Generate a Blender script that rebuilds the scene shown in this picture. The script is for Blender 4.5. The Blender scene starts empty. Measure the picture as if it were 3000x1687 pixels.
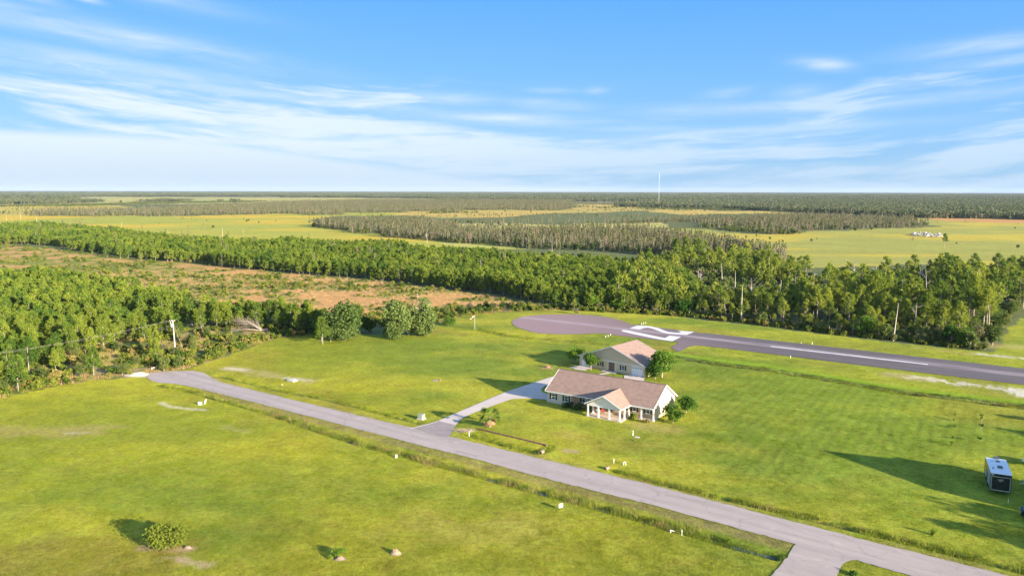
import bpy, bmesh, math, random
import numpy as np
from mathutils import Vector, Matrix

S = bpy.context.scene
C = S.collection
R = math.radians
# ------------------------------------------------------------------ camera
F, H, YH, ROLL = 2250.0, 45.0, 558.0, 0.12
PITCH = math.atan((843.5 - YH) / F)
cam_d = bpy.data.cameras.new('camera'); cam = bpy.data.objects.new('camera', cam_d); C.objects.link(cam)
cam_d.sensor_width = 36.0; cam_d.lens = F / 3000 * 36.0
cam_d.clip_start = 1.0; cam_d.clip_end = 60000.0
cam.matrix_world = Matrix.Translation((0, 0, H)) @ Matrix.Rotation(R(90) - PITCH, 4, 'X') @ Matrix.Rotation(R(ROLL), 4, 'Z')
S.camera = cam
# ------------------------------------------------------------------ light
EXPO = 1.6
SUN_EL, SUN_AZ = 13.5, -41.0       # azimuth as a maths angle, +X = 0, of the direction towards the sun
S.view_settings.view_transform = 'Standard'; S.view_settings.look = 'None'
S.view_settings.gamma = 1.0; S.view_settings.exposure = EXPO
sd = bpy.data.lights.new('sun', 'SUN'); sun = bpy.data.objects.new('sun', sd); C.objects.link(sun)
sd.energy = 5.0; sd.angle = R(0.6); sd.color = (1.0, 0.86, 0.68)
sv = Vector((math.cos(R(SUN_EL)) * math.cos(R(SUN_AZ)), math.cos(R(SUN_EL)) * math.sin(R(SUN_AZ)), math.sin(R(SUN_EL))))
sun.rotation_euler = sv.to_track_quat('Z', 'Y').to_euler()
sun.location = (60, -60, 90)

# ------------------------------------------------------------------ node expression helper
class X:
    nt = None
    def __init__(s, sock): s.s = sock
    @staticmethod
    def m(op, *a, clamp=False):
        n = X.nt.nodes.new('ShaderNodeMath'); n.operation = op; n.use_clamp = clamp
        for i, v in enumerate(a):
            if isinstance(v, X): X.nt.links.new(v.s, n.inputs[i])
            else: n.inputs[i].default_value = v
        return X(n.outputs[0])
    def __add__(a, b): return X.m('ADD', a, b)
    __radd__ = __add__
    def __sub__(a, b): return X.m('SUBTRACT', a, b)
    def __rsub__(a, b): return X.m('SUBTRACT', b, a)
    def __mul__(a, b): return X.m('MULTIPLY', a, b)
    __rmul__ = __mul__
    def __truediv__(a, b): return X.m('DIVIDE', a, b)
def ss(x, a, b):
    n = X.nt.nodes.new('ShaderNodeMapRange'); n.interpolation_type = 'SMOOTHSTEP'
    X.nt.links.new(x.s, n.inputs[0]); n.inputs[1].default_value = a; n.inputs[2].default_value = b
    return X(n.outputs[0])
def xyz(x, y, z=0.0):
    n = X.nt.nodes.new('ShaderNodeCombineXYZ')
    for i, v in enumerate((x, y, z)):
        if isinstance(v, X): X.nt.links.new(v.s, n.inputs[i])
        else: n.inputs[i].default_value = v
    return X(n.outputs[0])
def noise(v, scale=1.0, detail=4.0, rough=0.55, dist=0.0):
    n = X.nt.nodes.new('ShaderNodeTexNoise')
    if v is not None: X.nt.links.new(v.s, n.inputs['Vector'])
    n.inputs['Scale'].default_value = scale; n.inputs['Detail'].default_value = detail
    n.inputs['Roughness'].default_value = rough; n.inputs['Distortion'].default_value = dist
    return X(n.outputs[0])

# ------------------------------------------------------------------ sky
W = bpy.data.worlds.new('World'); S.world = W; W.use_nodes = True
nt = W.node_tree; nt.nodes.clear(); X.nt = nt
out = nt.nodes.new('ShaderNodeOutputWorld')
sky = nt.nodes.new('ShaderNodeTexSky'); sky.sky_type = 'NISHITA'; sky.sun_disc = False
sky.sun_elevation = R(SUN_EL); sky.sun_rotation = math.atan2(sv.x, sv.y)
sky.air_density = 1.0; sky.dust_density = 0.6; sky.ozone_density = 2.0
tc = nt.nodes.new('ShaderNodeTexCoord'); sp = nt.nodes.new('ShaderNodeSeparateXYZ')
nt.links.new(tc.outputs['Generated'], sp.inputs[0])
dx, dy, dz = X(sp.outputs[0]), X(sp.outputs[1]), X(sp.outputs[2])
az = X.m('ARCTAN2', dx, dy); el = X.m('ARCSINE', dz)
# the physical sky, blended with a deeper blue, unseen parts brightened to lift the shadows
b1 = nt.nodes.new('ShaderNodeBackground'); nt.links.new(sky.outputs[0], b1.inputs[0]); b1.inputs[1].default_value = 0.10
cr = nt.nodes.new('ShaderNodeValToRGB'); nt.links.new((el + 0.02).s, cr.inputs[0])
es = cr.color_ramp.elements
KS = 1.0
for i, (p_, c_) in enumerate([(0.0, (.25, .54, .85)), (.02, (.25, .54, .85)), (.09, (.22, .53, .97)), (.17, (.155, .47, 1.0)), (.28, (.075, .385, 1.0)), (.5, (.16, .40, .85)), (1.0, (.30, .46, .75))]):
    e = es[i] if i < 2 else es.new(p_)
    e.position = p_; e.color = (*c_, 1)
b2 = nt.nodes.new('ShaderNodeBackground'); nt.links.new(cr.outputs[0], b2.inputs[0]); b2.inputs[1].default_value = 1.02 / 2 ** EXPO
bg = nt.nodes.new('ShaderNodeMixShader'); nt.links.new((0.90 - ss(dy * -1.0, 0.0, 0.6) * 0.45).s, bg.inputs[0]); nt.links.new(b1.outputs[0], bg.inputs[1]); nt.links.new(b2.outputs[0], bg.inputs[2])
w1 = noise(xyz(az, el * 3.0), 3.0, 3, 0.5)
s = el - az * az * 0.10 + (w1 - 0.5) * 0.03
N1 = noise(xyz(az * 3.2, s * 34.0, 0.7), 1.0, 6, 0.58, 0.35)
N2 = noise(xyz(az * 9.0, s * 70.0, 3.1), 1.0, 5, 0.6, 0.4)
N3 = noise(xyz(az * 1.6, s * 12.0, 9.1), 1.0, 3, 0.5)
Nm = N1 * 0.62 + N2 * 0.34 + N3 * 0.22          # about 0.57 mean
left = 1.0 - ss(az, -0.45, 0.35)
edge = 0.10 + left * 0.045 + ss(az, 0.2, 0.6) * 0.05
amt = 1.0 - ss((el - edge), -0.09, 0.03)
dens = ss(Nm + amt * 0.10 + left * 0.045, 0.62, 0.79) * (0.58 + left * 0.36) * ss(amt, 0.0, 0.3)
veil = (1.0 - ss(el, -0.02, 0.16)) * (0.05 + left * 0.30) * (0.35 + 1.3 * ss(N1 * 0.5 + N3 * 0.5, 0.40, 0.60))
bank_edge = 0.062 - ss(az, -0.5, 0.16) * 0.062 + (N1 - 0.5) * 0.012
bank = (1.0 - ss(el - bank_edge, -0.008, 0.010)) * (1.0 - ss(az, 0.08, 0.2)) * 0.93
def wisp(a0, e0, a1, e1, wd, k, rag=0.3):
    L = math.hypot(a1 - a0, e1 - e0); ca, sa = (a1 - a0) / L, (e1 - e0) / L
    u = (az - (a0 + a1) / 2) * ca + (el - (e0 + e1) / 2) * sa
    v = (el - (e0 + e1) / 2) * ca - (az - (a0 + a1) / 2) * sa
    u = u * (2.0 / L); v = v / wd
    g = X.m('EXPONENT', (u * u + v * v) * -1.0)
    return g * k * ss(N2 + (N1 - 0.5) * 0.6, 0.5 - rag, 0.5 + rag)
wl = [(-.62, .247, -.36, .209, .010, .8, .5), (-.62, .222, -.52, .197, .006, 1.0, .5), (-.535, .214, -.515, .211, .0025, 1.0, .6), (-.508, .209, -.478, .204, .0035, 1.2, .6),
      (-.62, .190, -.28, .146, .013, .95, .45), (-.62, .152, -.30, .122, .010, .95, .6), (-.60, .136, -.10, .100, .007, .9, .6), (-.40, .118, .02, .088, .006, .85, .5), (.345, .151, .405, .143, .007, .95, .5), (.46, .152, .62, .160, .008, .8, .5), (.50, .136, .62, .142, .006, .8, .5), (.36, .092, .62, .112, .007, .7, .5), (.14, .070, .50, .078, .006, .7, .5),
      (.02, .125, .08, .124, .004, .5, .5), (.09, .124, .12, .125, .005, .5, .5), (.24, .117, .30, .121, .006, .6, .5), (.32, .116, .38, .119, .007, .65, .5), (.44, .118, .50, .129, .006, .5, .5),
      (.40, .112, .44, .113, .005, .5, .5), (-.15, .118, .0, .112, .008, .7, .5), (-.14, .096, .12, .084, .008, .95, .5), (-.02, .112, .10, .104, .007, .7, .6), (.16, .098, .40, .100, .008, .6, .6), (.08, .08, .24, .075, .006, .5, .5)]
cl = dens
for a in wl: cl = X.m('MAXIMUM', cl, wisp(*a))
cl = X.m('MAXIMUM', cl, bank)
cl = 1.0 - (1.0 - cl) * (1.0 - veil * 0.85)
cl = X.m('MULTIPLY', cl, ss(el, -0.02, -0.001), clamp=True)
ccol = nt.nodes.new('ShaderNodeMixRGB'); nt.links.new(X.m('MULTIPLY', ss(el, 0.0, 0.07), 1.0).s, ccol.inputs[0])
ccol.inputs[1].default_value = (0.62, 0.76, 0.92, 1); ccol.inputs[2].default_value = (0.80, 0.91, 1.0, 1)
bc = nt.nodes.new('ShaderNodeBackground'); nt.links.new(ccol.outputs[0], bc.inputs[0]); bc.inputs[1].default_value = 1.0 / 2 ** EXPO * 1.05
mx = nt.nodes.new('ShaderNodeMixShader')
nt.links.new(cl.s, mx.inputs[0]); nt.links.new(bg.outputs[0], mx.inputs[1]); nt.links.new(bc.outputs[0], mx.inputs[2])
nt.links.new(mx.outputs[0], out.inputs['Surface'])

# ------------------------------------------------------------------ from traced picture points to the place
def G(u, v, z=0.0):
    r = R(ROLL); x = (u - 1500) / F; y = (v - 843.5) / F
    x2 = x * math.cos(r) + y * math.sin(r); y2 = -x * math.sin(r) + y * math.cos(r)
    dz = -(math.sin(PITCH) + y2 * math.cos(PITCH))
    dz = min(dz, -0.0018)
    t = (z - H) / dz
    return (x2 * t, (math.cos(PITCH) - y2 * math.sin(PITCH)) * t)
def ov(x, y, z=0.0): return G(x * 1.16460, y * 1.16460, z)
def zf(ox, oy, sc): return lambda x, y, z=0.0: G(ox + x / sc, oy + y / sc, z)
Z1 = zf(1500, 940, 4.2617); Z2 = zf(1200, 880, 3.623); Z3 = zf(2400, 1000, 3.623); Z4 = zf(2400, 1300, 3.745)
Z5 = zf(1200, 1200, 3.623); Z6 = zf(0, 800, 3.623); Z7 = zf(600, 800, 3.623); Z8 = zf(0, 1200, 2.147)
ZC = zf(2600, 850, 4.14); ZB = zf(2100, 850, 5.152); ZD = zf(2150, 1500, 4.684)
T1 = lambda x, y, z=0: ov(x / 3, 455.1 + y / 3, z)
T2 = lambda x, y, z=0: ov(772.8 + x / 3, 455.1 + y / 3, z)
T3 = lambda x, y, z=0: ov(1631.5 + x / 2.727, 455.1 + y / 2.727, z)
def P(f, *pts): return [f(*p) for p in pts]

# ------------------------------------------------------------------ numpy helpers
def vnoise(x, y, seed=0):
    xi = np.floor(x).astype(np.int64); yi = np.floor(y).astype(np.int64); fx = x - xi; fy = y - yi
    fx = fx * fx * (3 - 2 * fx); fy = fy * fy * (3 - 2 * fy)
    def h(a, b):
        n = (a * 374761393 + b * 668265263 + seed * 1442695041) & 0x7fffffff
        n = ((n ^ (n >> 13)) * 1274126177) & 0x7fffffff
        return ((n ^ (n >> 16)) & 0xffff) / 65535.0
    a = h(xi, yi); b = h(xi + 1, yi); c = h(xi, yi + 1); d = h(xi + 1, yi + 1)
    return (a * (1 - fx) + b * fx) * (1 - fy) + (c * (1 - fx) + d * fx) * fy
def fbm(x, y, sc, oct=4, seed=0):
    v = 0; a = .5; t = 0
    for i in range(oct):
        v = v + a * vnoise(x / sc + 17.3 * i, y / sc - 9.1 * i, seed + i); t += a; a *= .5; sc *= .5
    return v / t
def inpoly(x, y, poly):
    ins = np.zeros(x.shape, bool); n = len(poly); j = n - 1
    for i in range(n):
        xi, yi = poly[i]; xj, yj = poly[j]
        if yi != yj:
            c = ((yi > y) != (yj > y)) & (x < (xj - xi) * (y - yi) / (yj - yi) + xi)
            ins ^= c
        j = i
    return ins
def pdist(x, y, line):
    d = np.full(x.shape, 1e9)
    for (ax, ay), (bx, by) in zip(line[:-1], line[1:]):
        L = (bx - ax) ** 2 + (by - ay) ** 2 + 1e-9
        t = np.clip(((x - ax) * (bx - ax) + (y - ay) * (by - ay)) / L, 0, 1)
        d = np.minimum(d, np.hypot(x - ax - t * (bx - ax), y - ay - t * (by - ay)))
    return d
def sst(x, a, b):
    t = np.clip((x - a) / (b - a), 0, 1); return t * t * (3 - 2 * t)

# ------------------------------------------------------------------ object helpers
def tag(o, label=None, cat=None, group=None, kind=None):
    if label: o['label'] = label
    if cat: o['category'] = cat
    if group: o['group'] = group
    if kind: o['kind'] = kind
    return o
def empty(name, loc, rz=0, label=None, cat=None, group=None):
    o = bpy.data.objects.new(name, None); C.objects.link(o); o.location = loc; o.rotation_euler = (0, 0, rz)
    o.empty_display_size = 0.5
    return tag(o, label, cat, group)
def copy_tree(o, parent=None):
    c = o.copy(); C.objects.link(c); c.parent = parent
    for ch in KIDS.get(o.name, []):
        copy_tree(ch, c)
    return c
KIDS = {}
def link(name, me, mat, parent=None):
    o = bpy.data.objects.new(name, me); C.objects.link(o)
    if mat is not None:
        for m_ in (mat if isinstance(mat, (list, tuple)) else [mat]): me.materials.append(m_)
    if parent is not None:
        o.parent = parent; KIDS.setdefault(parent.name, []).append(o)
    return o
class MB:
    def __init__(s): s.v = []; s.f = []; s.mi = []; s.cur = 0; s.pieces = []
    def each(s, name, mat, parent=None):
        """every separate piece as an object of its own"""
        return [MB().add(v, f).build(name, mat, parent) for v, f in s.pieces]
    def add(s, vs, fs):
        s.pieces.append((list(vs), list(fs)))
        b = len(s.v); s.v += [tuple(v) for v in vs]; s.f += [tuple(i + b for i in f) for f in fs]; s.mi += [s.cur] * len(fs); return s
    def box(s, x0, x1, y0, y1, z0, z1):
        return s.add([(x0, y0, z0), (x1, y0, z0), (x1, y1, z0), (x0, y1, z0), (x0, y0, z1), (x1, y0, z1), (x1, y1, z1), (x0, y1, z1)],
                     [(3, 2, 1, 0), (4, 5, 6, 7), (0, 1, 5, 4), (1, 2, 6, 5), (2, 3, 7, 6), (3, 0, 4, 7)])
    def prism(s, pts, vec):
        """closed polygon pts (3D) extruded along vec"""
        n = len(pts); q = [(p[0] + vec[0], p[1] + vec[1], p[2] + vec[2]) for p in pts]
        return s.add(list(pts) + q, [tuple(range(n))[::-1], tuple(range(n, 2 * n))] + [(i, (i + 1) % n, n + (i + 1) % n, n + i) for i in range(n)])
    def tube(s, pts, rad, seg=8, cap=True):
        pts = [Vector(p) for p in pts]; rings = []
        if not isinstance(rad, (list, tuple)): rad = [rad] * len(pts)
        for i, p in enumerate(pts):
            d = (pts[min(i + 1, len(pts) - 1)] - pts[max(i - 1, 0)]).normalized()
            a = d.orthogonal().normalized() if abs(d.z) < .95 else Vector((1, 0, 0)); a = (a - d * a.dot(d)).normalized(); b = d.cross(a)
            rings.append([p + (a * math.cos(t) + b * math.sin(t)) * rad[i] for t in [2 * math.pi * k / seg for k in range(seg)]])
        vs = [v for r in rings for v in r]; fs = []
        for i in range(len(pts) - 1):
            for k in range(seg):
                k2 = (k + 1) % seg; fs.append((i * seg + k, i * seg + k2, (i + 1) * seg + k2, (i + 1) * seg + k))
        if cap: fs += [tuple(range(seg))[::-1], tuple((len(pts) - 1) * seg + k for k in range(seg))]
        return s.add(vs, fs)
    def build(s, name, mat, parent=None, smooth=False):
        me = bpy.data.meshes.new(name); me.from_pydata(s.v, [], s.f); me.update()
        o = link(name, me, mat, parent)
        if any(s.mi): me.polygons.foreach_set('material_index', s.mi)
        if smooth: me.polygons.foreach_set('use_smooth', [True] * len(s.f))
        return o

# ------------------------------------------------------------------ materials
MATS = {}
def mat(name, col, rough=0.8, var=0.12, scale=1.5, bump=0.0, bscale=20.0, metal=0.0, dirt=None, aniso=None):
    if name in MATS: return MATS[name]
    m = bpy.data.materials.new(name); m.use_nodes = True; t = m.node_tree; X.nt = t
    b = t.nodes['Principled BSDF']; b.inputs['Roughness'].default_value = rough; b.inputs['Metallic'].default_value = metal
    tcn = t.nodes.new('ShaderNodeTexCoord'); v = X(tcn.outputs['Object'])
    if aniso:
        mp = t.nodes.new('ShaderNodeMapping'); mp.inputs['Scale'].default_value = aniso; t.links.new(v.s, mp.inputs[0]); v = X(mp.outputs[0])
    n = noise(v, scale, 6, 0.6)
    r = t.nodes.new('ShaderNodeMapRange'); t.links.new(n.s, r.inputs[0]); r.inputs[1].default_value = .3; r.inputs[2].default_value = .7
    r.inputs[3].default_value = 1 - var; r.inputs[4].default_value = 1 + var
    mul = t.nodes.new('ShaderNodeMixRGB'); mul.blend_type = 'MULTIPLY'; mul.inputs[0].default_value = 1
    mul.inputs[1].default_value = (*col, 1); t.links.new(r.outputs[0], mul.inputs[2])
    last = mul.outputs[0]
    if dirt:
        d = noise(v, scale * .37, 5, .65); k = ss(d, .5, .75)
        mm = t.nodes.new('ShaderNodeMixRGB'); t.links.new((k * dirt[3]).s, mm.inputs[0]); t.links.new(last, mm.inputs[1]); mm.inputs[2].default_value = (*dirt[:3], 1); last = mm.outputs[0]
    t.links.new(last, b.inputs['Base Color'])
    if bump:
        bn = t.nodes.new('ShaderNodeBump'); bn.inputs['Strength'].default_value = bump; bn.inputs['Distance'].default_value = .05
        nn = noise(v, bscale, 4, .6); t.links.new(nn.s, bn.inputs['Height']); t.links.new(bn.outputs[0], b.inputs['Normal'])
    MATS[name] = m; return m
def foliage(name, c1, c2, trans=0.35, c3=None):
    """leaf material: colour drifts between c1 and c2 from plant to plant and clump to clump"""
    m = bpy.data.materials.new(name); m.use_nodes = True; t = m.node_tree; X.nt = t; t.nodes.clear()
    o = t.nodes.new('ShaderNodeOutputMaterial'); oi = t.nodes.new('ShaderNodeObjectInfo'); ge = t.nodes.new('ShaderNodeNewGeometry')
    tcn = t.nodes.new('ShaderNodeTexCoord'); n = noise(X(tcn.outputs['Object']), 1.1, 3, .6)
    wn = noise(X(ge.outputs['Position']), 0.03, 3, .6)
    k = X.m('ADD', X(oi.outputs['Random']) * 0.85 - 0.15 + (n - 0.5) * 1.6, (wn - .5) * 1.6 + 0.22, clamp=True)
    mm = t.nodes.new('ShaderNodeMixRGB'); t.links.new(k.s, mm.inputs[0]); mm.inputs[1].default_value = (*c1, 1); mm.inputs[2].default_value = (*c2, 1)
    last = mm.outputs[0]
    if c3:
        m3 = t.nodes.new('ShaderNodeMixRGB'); r3 = X.m('FRACT', X(oi.outputs['Random']) * 17.31); t.links.new((ss(r3, .72, .95) * .8).s, m3.inputs[0]); t.links.new(last, m3.inputs[1]); m3.inputs[2].default_value = (*c3, 1); last = m3.outputs[0]
    d = t.nodes.new('ShaderNodeBsdfDiffuse'); tr = t.nodes.new('ShaderNodeBsdfTranslucent'); ms = t.nodes.new('ShaderNodeMixShader'); ms.inputs[0].default_value = trans
    t.links.new(last, d.inputs[0]); t.links.new(last, tr.inputs[0]); t.links.new(d.outputs[0], ms.inputs[1]); t.links.new(tr.outputs[0], ms.inputs[2]); t.links.new(ms.outputs[0], o.inputs[0])
    MATS[name] = m; return m
M_PINE = foliage('pine_needles', (.085, .165, .026), (.28, .34, .045), .4)
M_TPINE = foliage('tall_pine_needles', (.11, .185, .03), (.35, .39, .055), .4)
M_LEAF = foliage('oak_leaves', (.06, .115, .03), (.23, .26, .07), .4, (.25, .23, .13))
M_OLIVE = foliage('scrub_leaves', (.07, .13, .022), (.27, .29, .045), .35, (.33, .25, .09))
M_GREY = foliage('swamp_leaves', (.08, .12, .04), (.20, .20, .08), .3, (.28, .20, .13))
M_SILVER = foliage('silver_leaves', (.04, .095, .02), (.19, .25, .07), .3)
M_LUSH = foliage('bush_leaves', (.045, .12, .02), (.15, .25, .03), .32)
M_REED = foliage('reed_blades', (.17, .25, .03), (.46, .46, .09), .35)
M_STRAW = foliage('straw_blades', (.38, .24, .12), (.50, .36, .17), .3)
M_PALM = foliage('palm_fronds', (.16, .24, .04), (.48, .50, .14), .4)
M_DRYPALM = mat('dry_fronds', (.30, .19, .10), .9, .25, 4)
M_TRUNK = mat('bark_grey', (.33, .28, .23), .9, .2, 3)
M_DEAD = mat('dead_wood', (.38, .33, .29), .9, .2, 3)
M_PALE = mat('bleached_wood', (.50, .44, .38), .9, .15, 3)
M_BRWN = mat('bark_brown', (.20, .14, .10), .9, .2, 3)
M_WHITE = mat('white_trim', (.80, .80, .78), .5, .04, 2)
M_GLASS = mat('window_glass', (.03, .035, .04), .08, .2, 1)
M_SHUT = mat('dark_shutter', (.025, .045, .045), .5, .1, 8)
M_SIDING = mat('cream_siding', (.72, .60, .47), .7, .05, 1.2)
M_STUCCO = mat('beige_stucco', (.70, .53, .38), .8, .05, 1.2)
M_TANW = mat('tan_wall', (.58, .44, .26), .8, .05, 1.2)
M_CONC = mat('concrete', (.60, .51, .45), .85, .08, .35, .3, 12, dirt=(.48, .41, .37, .5))
M_CONCP = mat('porch_concrete', (.60, .48, .37), .8, .08, 1.0)

def roof_mat(name, col):
    m = mat(name, col, .9, .16, 1.1)
    t = m.node_tree; X.nt = t
    b = t.nodes['Principled BSDF']; lk = b.inputs['Base Color'].links[0].from_socket
    tcn = t.nodes.new('ShaderNodeTexCoord'); mp = t.nodes.new('ShaderNodeMapping'); mp.inputs['Scale'].default_value = (1, 1, 1.0); t.links.new(tcn.outputs['Object'], mp.inputs[0])
    n = noise(X(mp.outputs[0]), 7.0, 2, .9)
    st = noise(xyz(0, 0, X(t.nodes.new('ShaderNodeSeparateXYZ').outputs[2])), 1)
    sepn = [q for q in t.nodes if q.bl_idname == 'ShaderNodeSeparateXYZ'][0]; t.links.new(tcn.outputs['Object'], sepn.inputs[0])
    rows = X.m('FRACT', X(sepn.outputs[2]) * 7.0)
    k = (n - .5) * .5 + ss(rows, 0.0, 0.25) * .10 + .92
    mul = t.nodes.new('ShaderNodeMixRGB'); mul.blend_type = 'MULTIPLY'; mul.inputs[0].default_value = 1
    t.links.new(lk, mul.inputs[1]); t.links.new(k.s, mul.inputs[2]); t.links.new(mul.outputs[0], b.inputs['Base Color'])
    return m
M_ROOF = roof_mat('brown_shingles', (.31, .205, .16))

# ------------------------------------------------------------------ roads as traced
road_top = [(431,1101),(442,1092),(469,1089),(500,1087.5),(524,1086.5),(566,1086),(593,1091),(607,1098),(620,1106),(641,1117),(672,1126),(710,1135),(821,1161.6),(981,1200),(1090,1226),(1200,1251)]
road_top2 = [(1313,1277),(1476,1317),(1614,1350),(1752,1382),(1900,1418),(2060,1459),(2220,1500),(2363,1537),(2470,1564),(2598,1598),(2700,1622),(2958,1687),(3400,1800)]
road_bot = [(431,1106),(447,1117),(469,1121.5),(511,1124),(552,1131),(607,1144),(700,1167),(829,1200),(1010,1247),(1200,1296),(1393,1345),(1614,1405.6),(1900,1476),(2150,1544),(2331,1593)]
side_l = [(2310,1624),(2259,1687),(2170,1800)]
side_r = [(2410,1790),(2451,1687),(2462,1662),(2479,1645),(2500,1639),(2513,1641),(2598,1665.5),(2669,1686),(3400,1890)]
def GP(l, z=0): return [G(u, v, z) for u, v in l]
ROAD = GP(road_top) + GP(road_top2) + GP(side_r[::-1]) + GP(side_l[::-1]) + GP(road_bot[::-1])
D1 = P(ov, (403,968),(450,976),(500,988),(601,1016),(680,1039),(800,1080),(920,1118),(1030,1146),(1267,1210),(1440,1256),(1599,1299),(1740,1338),(1846,1369),(1950,1396))
D2 = P(ov, (551,943),(610,958),(681,976),(800,997),(906,1023),(1000,1047),(1050,1060))
D3 = P(Z5, (650,262),(900,330),(1150,400),(1320,440),(1420,425),(1465,385))
D4 = P(ov, (1548,1180),(1631,1204),(1780,1240),(1920,1272),(2061,1306),(2290,1361),(2565,1430),(2900,1515))
D5 = P(ov, (1707,899),(1803,914),(1930,929),(2061,950),(2227,980),(2400,1001),(2559,1020),(2900,1062))
D6 = P(Z2, (430,255),(660,290),(800,320),(1000,365),(1300,395),(1700,425),(2050,455))

# ------------------------------------------------------------------ ground: one sheet out to the horizon
LAWN = P(ov, (-700,1160),(-200,1030),(0,1001),(150,968),(330,948),(400,934),(480,925),(590,888),(640,868),(700,850),(830,836),(1000,846),(1100,822),(1130,802),(1190,792),(1290,782),(1400,779),(1500,781),(1700,796),(1900,819),(2100,844),(2300,866),(2420,880),(2490,886),(2515,872),(2530,840),(2576,800),(2900,760),(4200,1100),(4200,3000),(1288,6000),(-2500,3000))
CLEAR = P(ov, (-500,585),(0,612),(330,648),(560,671),(1000,714),(1250,744),(1330,765),(1420,776),(1290,784),(1130,802),(1100,822),(960,800),(800,790),(600,770),(330,735),(0,690),(-500,650))
BRUSH = P(ov, (-700,1160),(-200,1030),(0,1001),(150,968),(330,948),(480,925),(590,888),(640,868),(700,850),(830,836),(1130,802),(1290,782),(1400,779),(1350,765),(1100,780),(830,800),(640,820),(480,835),(330,845),(200,875),(0,895),(-700,960))
F1 = P(T1, (-900,195),(0,190),(560,186),(900,182),(1000,200),(400,240),(250,262),(0,262),(-900,270))
F2 = P(T1, (-900,250),(0,258),(300,262),(1500,262),(2000,250),(2300,240),(2700,235),(3300,225),(3300,262),(2600,262),(2350,300),(2320,325),(2600,345),(3200,410),(3600,450),(3900,500),(3300,500),(2400,480),(1500,440),(0,380),(-900,360))
F3 = P(T1, (-900,168),(0,166),(300,176),(560,160),(580,128),(700,121),(1100,123),(2050,126),(2600,128),(3300,135),(3300,160),(2400,165),(1600,172),(900,180),(0,185),(-900,185))
F4 = P(T2, (600,215),(720,195),(1300,193),(1950,200),(1950,176),(2576,178),(2900,200),(2576,218),(2300,240),(1900,245),(1500,275),(1000,285),(700,262))
F5 = P(T2, (880,325),(1300,322),(1850,330),(2300,318),(2700,315),(2700,352),(2300,360),(1900,385),(1500,378),(900,352))
F6 = P(T2, (950,455),(1150,466),(1450,478),(1400,490),(900,478))
F7 = P(T3, (560,350),(900,372),(1120,368),(1140,342),(1430,335),(1700,326),(1860,315),(1880,290),(1800,275),(1720,258),(2000,250),(3400,262),(3400,570),(2600,570),(1200,570),(900,580),(600,500),(300,400),(0,360),(0,330),(400,330))
F7B = P(T3, (1830,255),(2000,250),(3400,262),(3400,305),(2576,298),(2300,285),(2000,272))
F8 = P(T3, (370,208),(1000,205),(1010,226),(600,222),(300,230))
F9 = P(T3, (0,190),(350,195),(600,222),(300,235),(0,210))

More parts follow.
